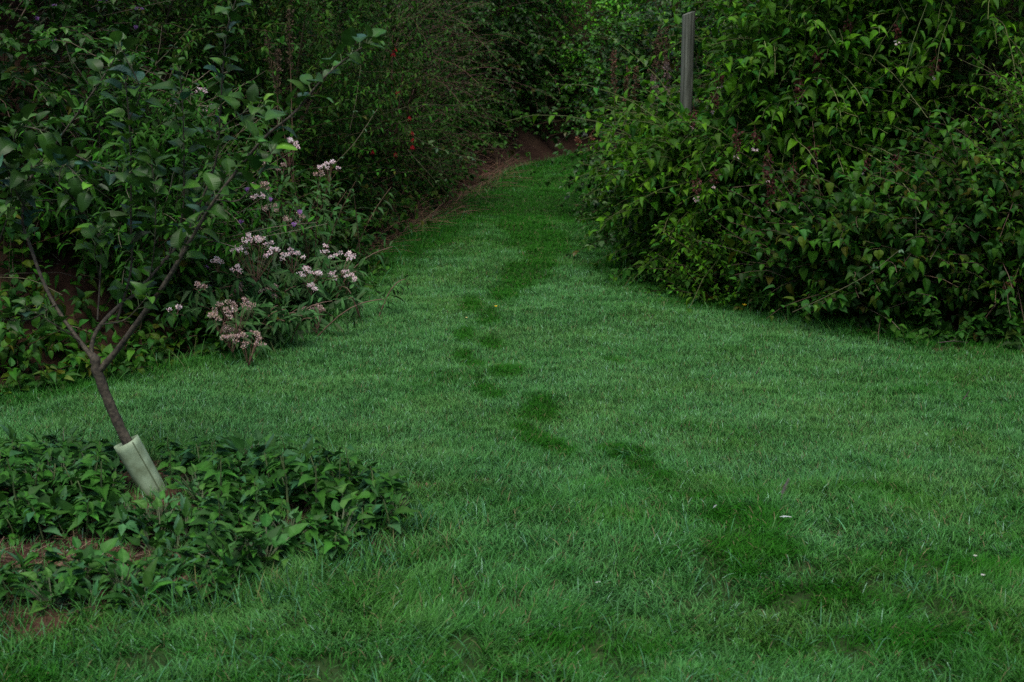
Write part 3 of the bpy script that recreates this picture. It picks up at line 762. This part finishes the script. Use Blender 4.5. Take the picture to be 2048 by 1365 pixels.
cane('bramble_cane', 'bare diagonal twig crossing the undergrowth beside the pink flowers', [(668, 330, 7.9), (710, 285, 7.9), (755, 218, 8.0)], .0035, 'bramble', 3, (.02, .03), seed=5)
cane('bramble_cane', 'arching green stem right of the apple branch tip', [(700, 260, 8.0), (712, 200, 8.0), (722, 130, 8.1)], .0028, 'bramble', 4, (.02, .03), seed=6)
cane('bramble_cane', 'long bare stem lying diagonally across the foot of the right hedge', [(1585, 625, 6.35), (1650, 595, 6.25), (1735, 550, 6.2), (1800, 500, 6.2)], .0026, 'bramble', 4, (.03, .04), seed=7)
cane('bramble_cane', 'upright thin green stem in the right hedge above the lawn edge', [(1832, 520, 6.4), (1832, 450, 6.4), (1830, 380, 6.45)], .0032, 'bramble', 4, (.02, .03), seed=8)
cane('bramble_cane', 'slanting brown stem at the right of the upright green one', [(1860, 520, 6.35), (1890, 470, 6.4), (1915, 430, 6.4)], .0028, 'bramble', 0, (.02, .03), seed=9)
cane('bramble_cane', 'pale curved stem sticking out over the path from the right bushes', [(1330, 360, 7.6), (1270, 345, 7.5), (1215, 335, 7.4)], .0025, 'bramble', 6, (.03, .04), seed=10)
cane('bramble_cane', 'thin diagonal stem behind the apple crown near the top', [(290, 150, 6.9), (345, 95, 7.0), (385, 50, 7.0)], .003, 'bramble', 3, (.03, .04), seed=11)
cane('bramble_cane', 'long pale stem at the left border behind the apple limb', [(0, 555, 5.9), (60, 560, 5.8), (125, 590, 5.7)], .003, 'bramble', 3, (.02, .03), seed=12)
cane('bramble_cane', 'brown dead stem reaching in from the top left border', [(20, 88, 6.9), (60, 60, 6.9), (105, 28, 7.0)], .004, 'bramble', 0, (.02, .03), seed=13)
cane('bramble_cane', 'small bramble sprig with grey green leaves hanging over the right path edge', [(1250, 395, 8.0), (1215, 385, 7.9), (1160, 392, 7.8)], .002, 'bramble', 8, (.035, .05), seed=14)

# dead stalks and straw on the left hedge foot, rusty seed heads beside the post
rs = np.random.RandomState(51)
gl = G()
n = 2600; px = 690 + rs.rand(n) * 330; py = 395 + rs.rand(n) * 85 - (px - 800) * .42
x = np.empty(n); y = np.empty(n)
for k in range(n): x[k], y[k] = gpt(px[k], py[k])
d = lawn_dist(x, y); kk = (d > -.02) & (d < .7); x, y, d = x[kk], y[kk], d[kk]
P0 = np.stack([x, y, gz(x, y, d)], 1)
Ps = shoots(rs, P0, rs.randn(len(x), 3) * [1, .7, .1] + [0, 0, .35], .08 + .25 * rs.rand(len(x)), 4, .12, .1)
put_tubes(gl, Ps, .0018, .001, mixcol(rs, len(x), [(.09, .045, .025), (.13, .07, .04), (.06, .03, .02)], [2, 1, 2], .2), 3)
tag(gl.build('dead_stalks', M_STEM), 'brown dead stalks matted between the hedge foot and the path', 'dead stalks', kind='stuff')

def seed_plant(label, px, py, Y_, h, n, cols, seed):
    rs = np.random.RandomState(seed); c = at(px, py, Y_); z0 = float(gz(np.array([c[0]]), np.array([Y_]))[0])
    r = thing('dock_plant', label, 'dock', (c[0], Y_, z0)); gs_, g_ = G(), G()
    b0 = np.tile(np.array([c[0], Y_, z0]), (n, 1)) + rs.randn(n, 3) * [.05, .05, 0]
    e_ = c + rs.randn(n, 3) * [.07, .05, .07]; t = np.linspace(0, 1, 8)[None, :, None]
    P = b0[:, None] * (1 - t) + e_[:, None] * t
    put_tubes(gs_, P, .003, .0012, (.13, .08, .05), 4)
    for k in range(n):
        g_ = G()
        for q in range(16):
            f = .78 + .22 * q / 16; p = b0[k] * (1 - f) + e_[k] * f + rs.randn(3) * .006
            floret_ball(g_, rs, p, .012 * (1.6 - f) * 1.4, 13, .015, cols, [2, 1], 1.2, .8)
        g_.build('seed_head', M_STEM, r)
    gs_.build('stem', M_STEM, r)
seed_plant('rusty brown dock in seed at the left of the wooden post', 1250, 120, 9.3, 1, 3, [(.11, .05, .03), (.07, .035, .02)], 61)
seed_plant('greyish pink feathery seed plant against the wooden post', 1335, 130, 8.3, 1, 3, [(.15, .11, .10), (.10, .07, .06)], 62)
seed_plant('brown dock in seed at the top, left of the wooden post top', 1310, 50, 9.2, 1, 3, [(.08, .045, .025), (.06, .035, .02)], 63)
seed_plant('dark seeding dock behind the top of the apple tree', 560, 60, 7.9, 1, 3, [(.07, .045, .025), (.05, .04, .02)], 64)
seed_plant('orange brown dock in seed low at the far end of the path', 1180, 260, 12.6, 1, 3, [(.22, .09, .05), (.14, .06, .04)], 65)
seed_plant('reddish seeding dock low at the right border of the lawn edge', 2030, 540, 6.3, 1, 3, [(.16, .05, .03), (.10, .04, .03)], 66)

# ------------------------------------------------------------------ young apple tree
TY = 4.30
def limb_path(pts, n=None):
    P = np.array([at(px, py, TY + dy) for px, py, dy in pts]); m = n or (len(P) * 4)
    t = np.linspace(0, len(P) - 1, m); i0 = np.minimum(t.astype(int), len(P) - 2); f = (t - i0)[:, None]
    Pe = np.vstack([2 * P[0] - P[1], P, 2 * P[-1] - P[-2]]); a_, b_, c_, d_ = Pe[i0], Pe[i0 + 1], Pe[i0 + 2], Pe[i0 + 3]
    return .5 * ((2 * b_) + (-a_ + c_) * f + (2 * a_ - 5 * b_ + 4 * c_ - d_) * f ** 2 + (-a_ + 3 * b_ - 3 * c_ + d_) * f ** 3)
def limb(g, P, r0, r1, sides=9, seed=0, knob=.08):
    rs = np.random.RandomState(seed); n = len(P)
    T = norm(np.gradient(P, axis=0)); E1 = norm(np.cross(T, np.array([0, 1.0, 0]))); E2 = np.cross(T, E1)
    V = []
    for j in range(n):
        rr = (r0 + (r1 - r0) * (j / (n - 1)) ** .8) * (1 + knob * rs.randn())
        for k in range(sides):
            an = k * 2 * np.pi / sides; V.append(P[j] + (math.cos(an) * E1[j] + math.sin(an) * E2[j]) * rr * (1 + .05 * rs.randn()))
    V.append(P[-1] + T[-1] * r1); V = np.array(V)
    Q = np.array([(j * sides + k, j * sides + (k + 1) % sides, (j + 1) * sides + (k + 1) % sides, (j + 1) * sides + k) for j in range(n - 1) for k in range(sides)])
    Tt = np.array([((n - 1) * sides + k, (n - 1) * sides + (k + 1) % sides, n * sides) for k in range(sides)])
    g.add(V, [Q, Tt], (.1, .08, .06))

tb = at(322, 1010, TY)
tree = thing('apple_tree', 'young leaning apple tree growing out of a pale plastic trunk guard', 'tree', (tb[0], TY, gz(np.array([tb[0]]), np.array([TY]))[0]))
g_ = G()
limb(g_, limb_path([(335, 1035, 0), (300, 960, 0), (250, 875, 0), (218, 805, 0), (196, 745, 0), (190, 715, 0)], 30), .018, .0155, 12, 1, .06)
g_.build('trunk', M_BARK, tree, True)
LIMBS = [  # points (px, py, depth offset), radius at start and end, leaves from share
 ([(197, 745, 0), (235, 700, -.02), (290, 625, -.06), (335, 560, -.1), (385, 475, -.14), (430, 400, -.18), (480, 335, -.2)], .014, .006, .55),
 ([(480, 335, -.2), (530, 275, -.22), (590, 225, -.24), (640, 165, -.26), (690, 120, -.28), (735, 88, -.3)], .006, .003, .0),
 ([(192, 735, 0), (183, 700, .04), (195, 660, .06), (235, 615, .1), (275, 585, .12), (330, 520, .16), (390, 450, .2), (450, 345, .22)], .011, .005, .4),
 ([(300, 612, -.06), (345, 540, .0), (372, 480, .05), (395, 400, .08)], .007, .003, .5),
 ([(188, 720, 0), (150, 670, .05), (115, 620, .1), (85, 560, .14), (60, 490, .18), (45, 440, .2), (60, 360, .22), (110, 290, .22), (150, 235, .22), (200, 165, .2), (240, 100, .2)], .010, .003, .4),
 ([(60, 430, .2), (30, 380, .1), (10, 330, .05), (-30, 290, 0)], .005, .003, .1),
 ([(110, 610, .1), (60, 640, 0), (10, 640, -.1)], .004, .002, .1),
 ([(235, 640, .1), (262, 540, .08), (262, 440, .05), (262, 330, .02), (258, 240, 0), (250, 150, 0)], .006, .0028, .25),
 ([(258, 240, 0), (280, 180, -.02), (240, 95, -.04)], .003, .002, .2),
 ([(335, 520, .1), (365, 430, .1), (368, 330, .08), (366, 230, .06), (360, 140, .04)], .005, .0025, .3),
 ([(395, 420, .05), (430, 330, .04), (440, 240, .02), (445, 150, .0), (455, 60, -.02), (475, -10, -.04)], .005, .0025, .15),
 ([(195, 640, .1), (200, 560, .15), (200, 480, .15), (165, 420, .1), (150, 400, .1)], .004, .002, .35),
 ([(200, 560, .15), (190, 500, 0), (205, 455, -.05)], .003, .002, .3),
 ([(60, 360, .22), (30, 290, .1), (40, 255, .05), (90, 262, 0)], .003, .002, .2),
 ([(110, 290, .22), (170, 320, .1), (230, 345, .0), (285, 345, -.05)], .003, .002, .1),
 ([(430, 400, -.18), (480, 400, -.25), (520, 350, -.3), (545, 300, -.32)], .003, .002, .4),
 ([(300, 560, 0), (310, 480, -.1), (310, 380, -.12), (300, 310, -.12)], .003, .002, .3),
 ([(0, 480, .3), (20, 420, .2), (30, 350, .1), (80, 330, 0)], .003, .002, .2),
 ([(150, 400, .1), (120, 370, 0), (130, 330, 0), (180, 380, -.1)], .003, .002, .1),
 ([(440, 260, .02), (480, 230, -.05), (520, 215, -.1)], .003, .002, .2),
 ([(170, 690, .04), (110, 650, -.02), (60, 620, -.05)], .003, .002, .3),
 ([(200, 650, .04), (250, 640, -.1), (290, 600, -.15)], .003, .002, .75),
]
crown = G(); rs = np.random.RandomState(77)
AC = [(.014, .044, .006), (.022, .064, .008), (.045, .120, .010), (.022, .062, .040)]; AW = [5, 4, .9, .6]
for k, (pts, r0, r1, lf) in enumerate(LIMBS):
    g_ = G(); P = limb_path(pts); limb(g_, P, r0 * .78, r1 * .7, 7, k + 5, .05)
    g_.build('limb', M_BARK, tree, True)
    seg = np.linalg.norm(np.diff(P, axis=0), axis=1).sum(); lf0 = lf
    nl = int(seg * (1 - lf0) / .016)
    t = lf0 + (1 - lf0) * (np.arange(nl) + .5) / max(nl, 1); t = np.append(t, [.985, .995, .999]); nl = len(t)
    x_ = t * (len(P) - 1); i0 = np.minimum(x_.astype(int), len(P) - 2); fr = (x_ - i0)[:, None]
    Q = P[i0] * (1 - fr) + P[i0 + 1] * fr; T = norm(P[i0 + 1] - P[i0])
    ph = np.arange(nl) * 2.4 + k; E1 = norm(np.cross(T, UP + .02)); E2 = np.cross(T, E1)
    lat = np.cos(ph)[:, None] * E1 + np.sin(ph)[:, None] * E2
    A = norm(lat * .9 + T * (.45 + .6 * (t > .97))[:, None] + UP * .62 + rs.randn(nl, 3) * .15)
    N = norm(UP * 1.0 + rs.randn(nl, 3) * .3)
    L = (.040 + .032 * rs.rand(nl)) * np.where(t > .98, .75, 1)
    col = mixcol(rs, nl, AC, AW, .15); col[t > .98] *= 1.4
    # stalks
    pet = np.stack([Q, Q + A * .012, Q + A * .024], 1)
    put_tubes(crown, pet, .0012, .001, (.10, .14, .06), 3)
    put_leaves(crown, LT_APPLE, rs, Q + A * .022, A, N, L, .68 + .14 * rs.rand(nl), .2, .62, col, .5)
crown.build('crown', M_GLOSS, tree)

# trunk guard: a split plastic tube, leaning with the trunk
def guard():
    a_, b_ = at(328, 1018, TY - .005), at(251, 884, TY - .005); a_ = a_ + (a_ - b_) * .15
    ax = norm((b_ - a_)[None])[0]; E1 = norm(np.cross(ax, [0, 1.0, 0])[None])[0]; E2 = np.cross(ax, E1)
    n, lv = 40, 14; V = []; rs = np.random.RandomState(4)
    for rad in (.037, .0345):
        for j in range(lv):
            t = j / (lv - 1)
            for k in range(n):
                an = -1.2 + k / (n - 1) * 2 * np.pi * 1.04
                r_ = rad * (1 + .10 * t) + .0035 * (k / (n - 1)) + .0012 * math.sin(5 * an + 3 * t)
                p = a_ + (b_ - a_) * t + ax * (.0015 * math.sin(an * 2 + 1) if j == lv - 1 else 0)
                V.append(p + (math.cos(an) * E1 + math.sin(an) * E2 * .9) * r_)
    V = np.array(V); m = n * lv; Q = []
    for j in range(lv - 1):
        for k in range(n - 1):
            i = j * n + k; Q += [(i, i + 1, i + 1 + n, i + n), (m + i + n, m + i + 1 + n, m + i + 1, m + i)]
    for k in range(n - 1):
        i = (lv - 1) * n + k; Q.append((i, i + 1, m + i + 1, m + i)); Q.append((k + 1, k, m + k, m + k + 1))
    for j in range(lv - 1):
        i = j * n; Q.append((i + n, i, m + i, m + i + n)); i += n - 1; Q.append((i, i + n, m + i + n, m + i))
    g_ = G(); g_.add(V, [np.array(Q)], (.4, .4, .3))
    o = g_.build('tree_guard', M_GUARD, None, True)
    E = lambda an, t: a_ + (b_ - a_) * t + (math.cos(an) * E1 + math.sin(an) * E2 * .9) * (.0378 * (1 + .10 * t) + .0036)
    face = [an for an in np.linspace(0, 6.28, 60)]
    an0 = max(face, key=lambda an: float(np.dot((math.cos(an) * E1 + math.sin(an) * E2), np.array([.75, -.66, 0]))))
    sg = G(); put_tubes(sg, np.array([[E(an0, t) for t in np.linspace(.02, .98, 9)]]), .0016, .0016, (.09, .12, .06), 5)
    sg.build('seam', M_STEM, o)
    tag(o, 'pale grey green plastic tube wrapped round the foot of the leaning apple tree', 'tree guard')
guard()

# ------------------------------------------------------------------ nettles and low weeds in the bed
def nettle_proto(seed, h, nl, L, dewy):
    rs = np.random.RandomState(seed); gs_, gl_ = G(), G()
    P = shoots(rs, np.zeros((1, 3)), np.array([[rs.randn() * .2, rs.randn() * .2, 1.0]]), np.array([h]), 8, .02, .07)
    put_tubes(gs_, P, .003, .0015, (.07, .10, .035), 5)
    cols = [(.016, .062, .010), (.028, .10, .012), (.030, .095, .035)]
    leaves_on(gl_, rs, P, nl, LT_NETTLE, L, .62, cols, [3, 3, 1 + dewy], .25, True, 1.0, .25, .15, .22, .32, tipsmall=.5)
    # second set turned a quarter
    leaves_on(gl_, rs, P, nl - 2, LT_NETTLE, (L[0] * .9, L[1] * .9), .6, cols, [3, 3, 1 + dewy], .35, False, 1.0, .2, .1, .22, .32, tipsmall=.4)
    return P, gs_, gl_
def dock_proto(seed, n, L, W, tpl, cols):
    rs = np.random.RandomState(seed); gs_, gl_ = G(), G()
    an = np.arange(n) * 2.4 + rs.randn(n) * .3; el = .5 + .9 * rs.rand(n)
    D0 = np.stack([np.cos(an) * np.cos(el), np.sin(an) * np.cos(el), np.sin(el)], 1)
    P = shoots(rs, np.zeros((n, 3)), D0, .03 + .07 * rs.rand(n), 3, .05, .05)
    put_tubes(gs_, P, .0022, .0018, (.08, .10, .05), 4)
    put_leaves(gl_, tpl, rs, P[:, -1], norm(P[:, -1] - P[:, -2]) + rs.randn(n, 3) * .1 - UP * .1, np.tile(UP, (n, 1)) + rs.randn(n, 3) * .2, L * (.6 + .6 * rs.rand(n)), np.full(n, W), .25, .4, mixcol(rs, n, cols, [1] * len(cols)), .35)
    return P, gs_, gl_
PROTO = []
for k in range(7):
    PROTO.append(('nettle', nettle_proto(300 + k, .06 + .016 * k, 8 + 2 * (k % 3), (.05, .085), k % 2)))
WC = [(.018, .065, .010), (.028, .095, .012), (.026, .08, .03)]
PROTO.append(('dock_weed', dock_proto(320, 14, .11, .36, LT_L, WC)))
PROTO.append(('dock_weed', dock_proto(321, 18, .08, .5, LT_NETTLE, WC)))
PROTO.append(('creeping_weed', dock_proto(322, 30, .04, .7, LT_NETTLE, [(.03, .10, .018), (.035, .10, .035)])))
PROTO.append(('creeping_weed', dock_proto(323, 26, .05, .6, LT_L, [(.025, .09, .018), (.04, .12, .02)])))
masters = {}
def place(kind_i, x, y, rz, s, label, cat, group):
    nm, (P, gs_, gl_) = PROTO[kind_i]
    z = float(gz(np.array([x]), np.array([y]))[0]) - .005
    r = thing(nm, label, cat, (x, y, z), group)
    r.rotation_euler = (0, 0, rz); r.scale = (s, s, s)
    if kind_i not in masters:
        a1 = gs_.build('stem', M_STEM); b1 = gl_.build('leaves', M_LEAF); a1.parent = r; b1.parent = r
        masters[kind_i] = (a1, b1)
    else:
        for o in masters[kind_i]:
            c = o.copy(); COL.objects.link(c); c.parent = r
    return r
rs = np.random.RandomState(88)
def region(x, y):
    px, py = to_px(np.array([x]), np.array([y])); px, py = px[0], py[0]
    if px < 200: return 'left of the trunk guard' if py < 1060 else 'at the near left border'
    if px < 345: return 'close round the foot of the trunk guard' if py < 1060 else 'in front of the trunk guard'
    if px < 600: return 'behind and right of the trunk guard' if py < 1010 else 'in the weeds right of the trunk guard'
    return 'at the far right tip of the weed patch'
spots = []
tries = 0
while len(spots) < 262 and tries < 20000:
    tries += 1
    x, y = -2.6 + rs.rand() * 2.35, 3.3 + rs.rand() * 1.5
    if bed(np.array([x]), np.array([y]))[0] < .5: continue
    if any(math.hypot((x - gpt(a, b)[0]) / c, (y - gpt(a, b)[1]) / d_) < 1 for a, b, c, d_ in [(60, 1130, .34, .17), (20, 1262, .34, .10), (790, 1120, .16, .13)]): continue
    if any((x - a) ** 2 + (y - b) ** 2 < .052 ** 2 for a, b in spots): continue
    px, py = to_px(x, y)
    if math.hypot(x - tb[0], y - TY) < .05: continue
    if px < -120: continue
    spots.append((x, y))
for x, y in spots:
    u = rs.rand(); reg = region(x, y)
    near = y < 3.95
    px, py = to_px(x, y)
    # keep the low front of the tube in view
    front = (y < TY + .0) and (205 < px < 410)
    lim = 985 if front else (905 if y < TY else 880)       # the patch stays below the rim of the tube
    top = H - y * (lim + 40) / F
    tiny = front and y > 3.92
    if y >= TY and 225 < px < 340: continue
    if 235 < px < 385 and 4.06 < y < TY + .03: continue
    if tiny:
        place(9 + rs.randint(2), x, y, rs.rand() * 6.28, .75 + .3 * rs.rand(), 'small creeping weed with round toothed leaves ' + reg, 'weed', 'creeping weeds round the young apple tree')
    elif u < .68:
        k_ = rs.randint(7) if not front else rs.randint(2)
        s = min((.75 + .65 * rs.rand()) * (.8 if near else 1), max(.45, top / (.09 + .016 * k_)))
        place(k_, x, y, rs.rand() * 6.28, s, 'green nettle with toothed leaves ' + reg, 'nettle', 'nettles round the young apple tree')
    elif u < .82:
        place(7 + rs.randint(2), x, y, rs.rand() * 6.28, .55 + .3 * rs.rand(), 'low broad-leaved dock ' + reg, 'dock', 'docks round the young apple tree')
    else:
        place(9 + rs.randint(2), x, y, rs.rand() * 6.28, .8 + .5 * rs.rand(), 'small creeping weed with round toothed leaves ' + reg, 'weed', 'creeping weeds round the young apple tree')

# dry straw on the bare earth of the bed
gl = G(); n = 6000
x = -2.4 + rs.rand(n) * 2.0; y = 3.35 + rs.rand(n) * 1.2
k = (earth(x, y) > .25) ; x, y = x[k], y[k]; n = len(x)
P0 = np.stack([x, y, gz(x, y) + .004], 1)
Ps = shoots(rs, P0, rs.randn(n, 3) * [1, .8, .15] + [0, 0, .12], .03 + .08 * rs.rand(n), 3, .05, .15)
put_tubes(gl, Ps, .0012, .0008, mixcol(rs, n, [(.07, .035, .02), (.05, .025, .014), (.12, .075, .045)], [2, 2, 1], .2), 3)
tag(gl.build('straw', M_STEM), 'dry brown straw scattered on the bare soil', 'straw', kind='stuff')
# crumbs of soil
gl = G(); n = 5000
x = -2.5 + rs.rand(n) * 2.9; y = 3.3 + rs.rand(n) * 1.4
k = np.maximum(earth(x, y), bed(x, y) * .6) > .3; x, y = x[k], y[k]; n = len(x)
O = norm(np.array([(1, 0, 0), (-1, 0, 0), (0, 1, 0), (0, -1, 0), (0, 0, 1), (0, 0, -1)], float))
OF = np.array([(0, 2, 4), (2, 1, 4), (1, 3, 4), (3, 0, 4), (2, 0, 5), (1, 2, 5), (3, 1, 5), (0, 3, 5)])
r_ = (.003 + .009 * rs.rand(n) ** 2)
V = np.stack([x, y, gz(x, y)], 1)[:, None] + O[None] * r_[:, None, None] * (.6 + .7 * rs.rand(n, 6, 1))
gl.add(V.reshape(-1, 3), [(OF[None] + (np.arange(n) * 6)[:, None, None]).reshape(-1, 3)], np.repeat(mixcol(rs, n, [(.08, .05, .035), (.11, .07, .05)], [1, 1], .2), 6, 0))
tag(gl.build('soil_crumbs', M_SOIL), 'crumbs of brown soil lying on the bare patches', 'soil crumbs', kind='stuff')

# ------------------------------------------------------------------ small things on the lawn
def small_flower(px, py, label, colr, petals, size, cat='flower'):
    x, y = gpt(px, py); z = float(gz(np.array([x]), np.array([y]))[0]); hgt = .045
    r = thing(cat.replace(' ', '_'), label, cat, (x, y, z)); g1, g2 = G(), G(); rs = np.random.RandomState(int(px))
    c = np.array([x, y, z + hgt])
    put_tubes(g1, np.array([[[x, y, z], [x + .003, y, z + hgt / 2], c]]), .0012, .001, (.06, .11, .03), 4)
    an = np.arange(petals) * 2 * np.pi / petals
    A = np.stack([np.cos(an), np.sin(an), np.full(petals, .35)], 1)
    put_leaves(g2, LT_M, rs, np.tile(c, (petals, 1)), A, np.tile(UP, (petals, 1)), np.full(petals, size), np.full(petals, .8), .1, -.2, mixcol(rs, petals, [colr], [1], .06), 0)
    floret_ball(g2, rs, c, size * .3, 14, size * .3, [colr], [1], .6, .8)
    g1.build('stem', M_STEM, r); g2.build('petals', M_PETAL, r)
YEL = (.75, .50, .02); WHT = (.38, .40, .34)
small_flower(992, 632, 'tiny yellow buttercup alone in the grass above the footprints', YEL, 5, .010, 'buttercup')
small_flower(933, 652, 'tiny pale yellow buttercup left of the footprint trail', (.6, .55, .2), 5, .007, 'buttercup')
small_flower(1488, 627, 'yellow buttercup at the foot of the right hedge, the left one', YEL, 5, .013, 'buttercup')
small_flower(1562, 624, 'yellow buttercup under the orange leaves of the right hedge', YEL, 5, .013, 'buttercup')
small_flower(1947, 1153, 'white clover head in the grass near the right border, the upper one', WHT, 9, .007, 'clover')
small_flower(1962, 1194, 'white clover head near the right border, the lower one', WHT, 9, .007, 'clover')

def feather(px, py, label, ln, colr, rz, tilt, seed, cat='feather'):
    x, y = gpt(px, py); z = float(gz(np.array([x]), np.array([y]))[0]) + .035
    rs = np.random.RandomState(seed); r = thing('feather', label, cat, (x, y, z))
    d_ = np.array([math.cos(rz), math.sin(rz), tilt]); t = np.linspace(0, 1, 9)[:, None]
    P = np.array([x, y, z]) + d_ * ln * t + np.array([0, 0, -.2 * ln]) * t ** 2
    g1, g2 = G(), G(); put_tubes(g1, P[None], .0011, .0004, tuple(np.array(colr) * .9), 4)
    n = 60; f = np.linspace(.2, 1, n); Pq = np.array([x, y, z]) + d_ * ln * f[:, None] + np.array([0, 0, -.2 * ln]) * f[:, None] ** 2
    sd = np.where(np.arange(n) % 2, 1, -1)[:, None]; side = norm(np.cross(d_, UP)[None])
    put_leaves(g2, LT_S, rs, Pq, side * sd + d_ * .9 + rs.randn(n, 3) * .15, np.tile(UP, (n, 1)), ln * .24 * (1.1 - .6 * f), np.full(n, .22), .1, .1, mixcol(rs, n, [colr], [1], .15), 0)
    g1.build('quill', M_PETAL, r); g2.build('vane', M_PETAL, r)
feather(1558, 1068, 'small white feather lying in the grass by the bright green patch', .035, (.55, .58, .6), .2, .1, 1)
feather(1560, 1030, 'dark brown feather stuck upright in the grass', .06, (.07, .06, .06), 1.0, 1.0, 2)
feather(1425, 1050, 'small grey feather in the grass left of the white one', .02, (.3, .32, .34), .9, .4, 3)
feather(1190, 1190, 'tiny pale fluff feather in the near middle grass', .016, (.5, .52, .52), .5, .2, 4)

def twig(px, py, ln, rz, label, seed):
    x, y = gpt(px, py); z = float(gz(np.array([x]), np.array([y]))[0]) + .03
    rs = np.random.RandomState(seed); g_ = G()
    P = np.array([[[x, y, z], [x + math.cos(rz) * ln / 2, y + math.sin(rz) * ln / 2, z + .008], [x + math.cos(rz) * ln, y + math.sin(rz) * ln, z]]])
    put_tubes(g_, P, .003, .0015, (.04, .03, .025), 5)
    P2 = np.array([[P[0, 1], P[0, 1] + [.02, .03, .012]]]); put_tubes(g_, P2, .0018, .001, (.04, .03, .025), 4)
    tag(g_.build('twig', M_STEM), label, 'twig')
twig(1875, 692, .14, 0.05, 'dark twig lying on the grass near the right hedge', 1)
twig(1925, 815, .05, .9, 'short dark twig on the grass near the right border', 2)
twig(1512, 765, .03, 1.2, 'tiny dark twig in the middle of the right lawn', 3)
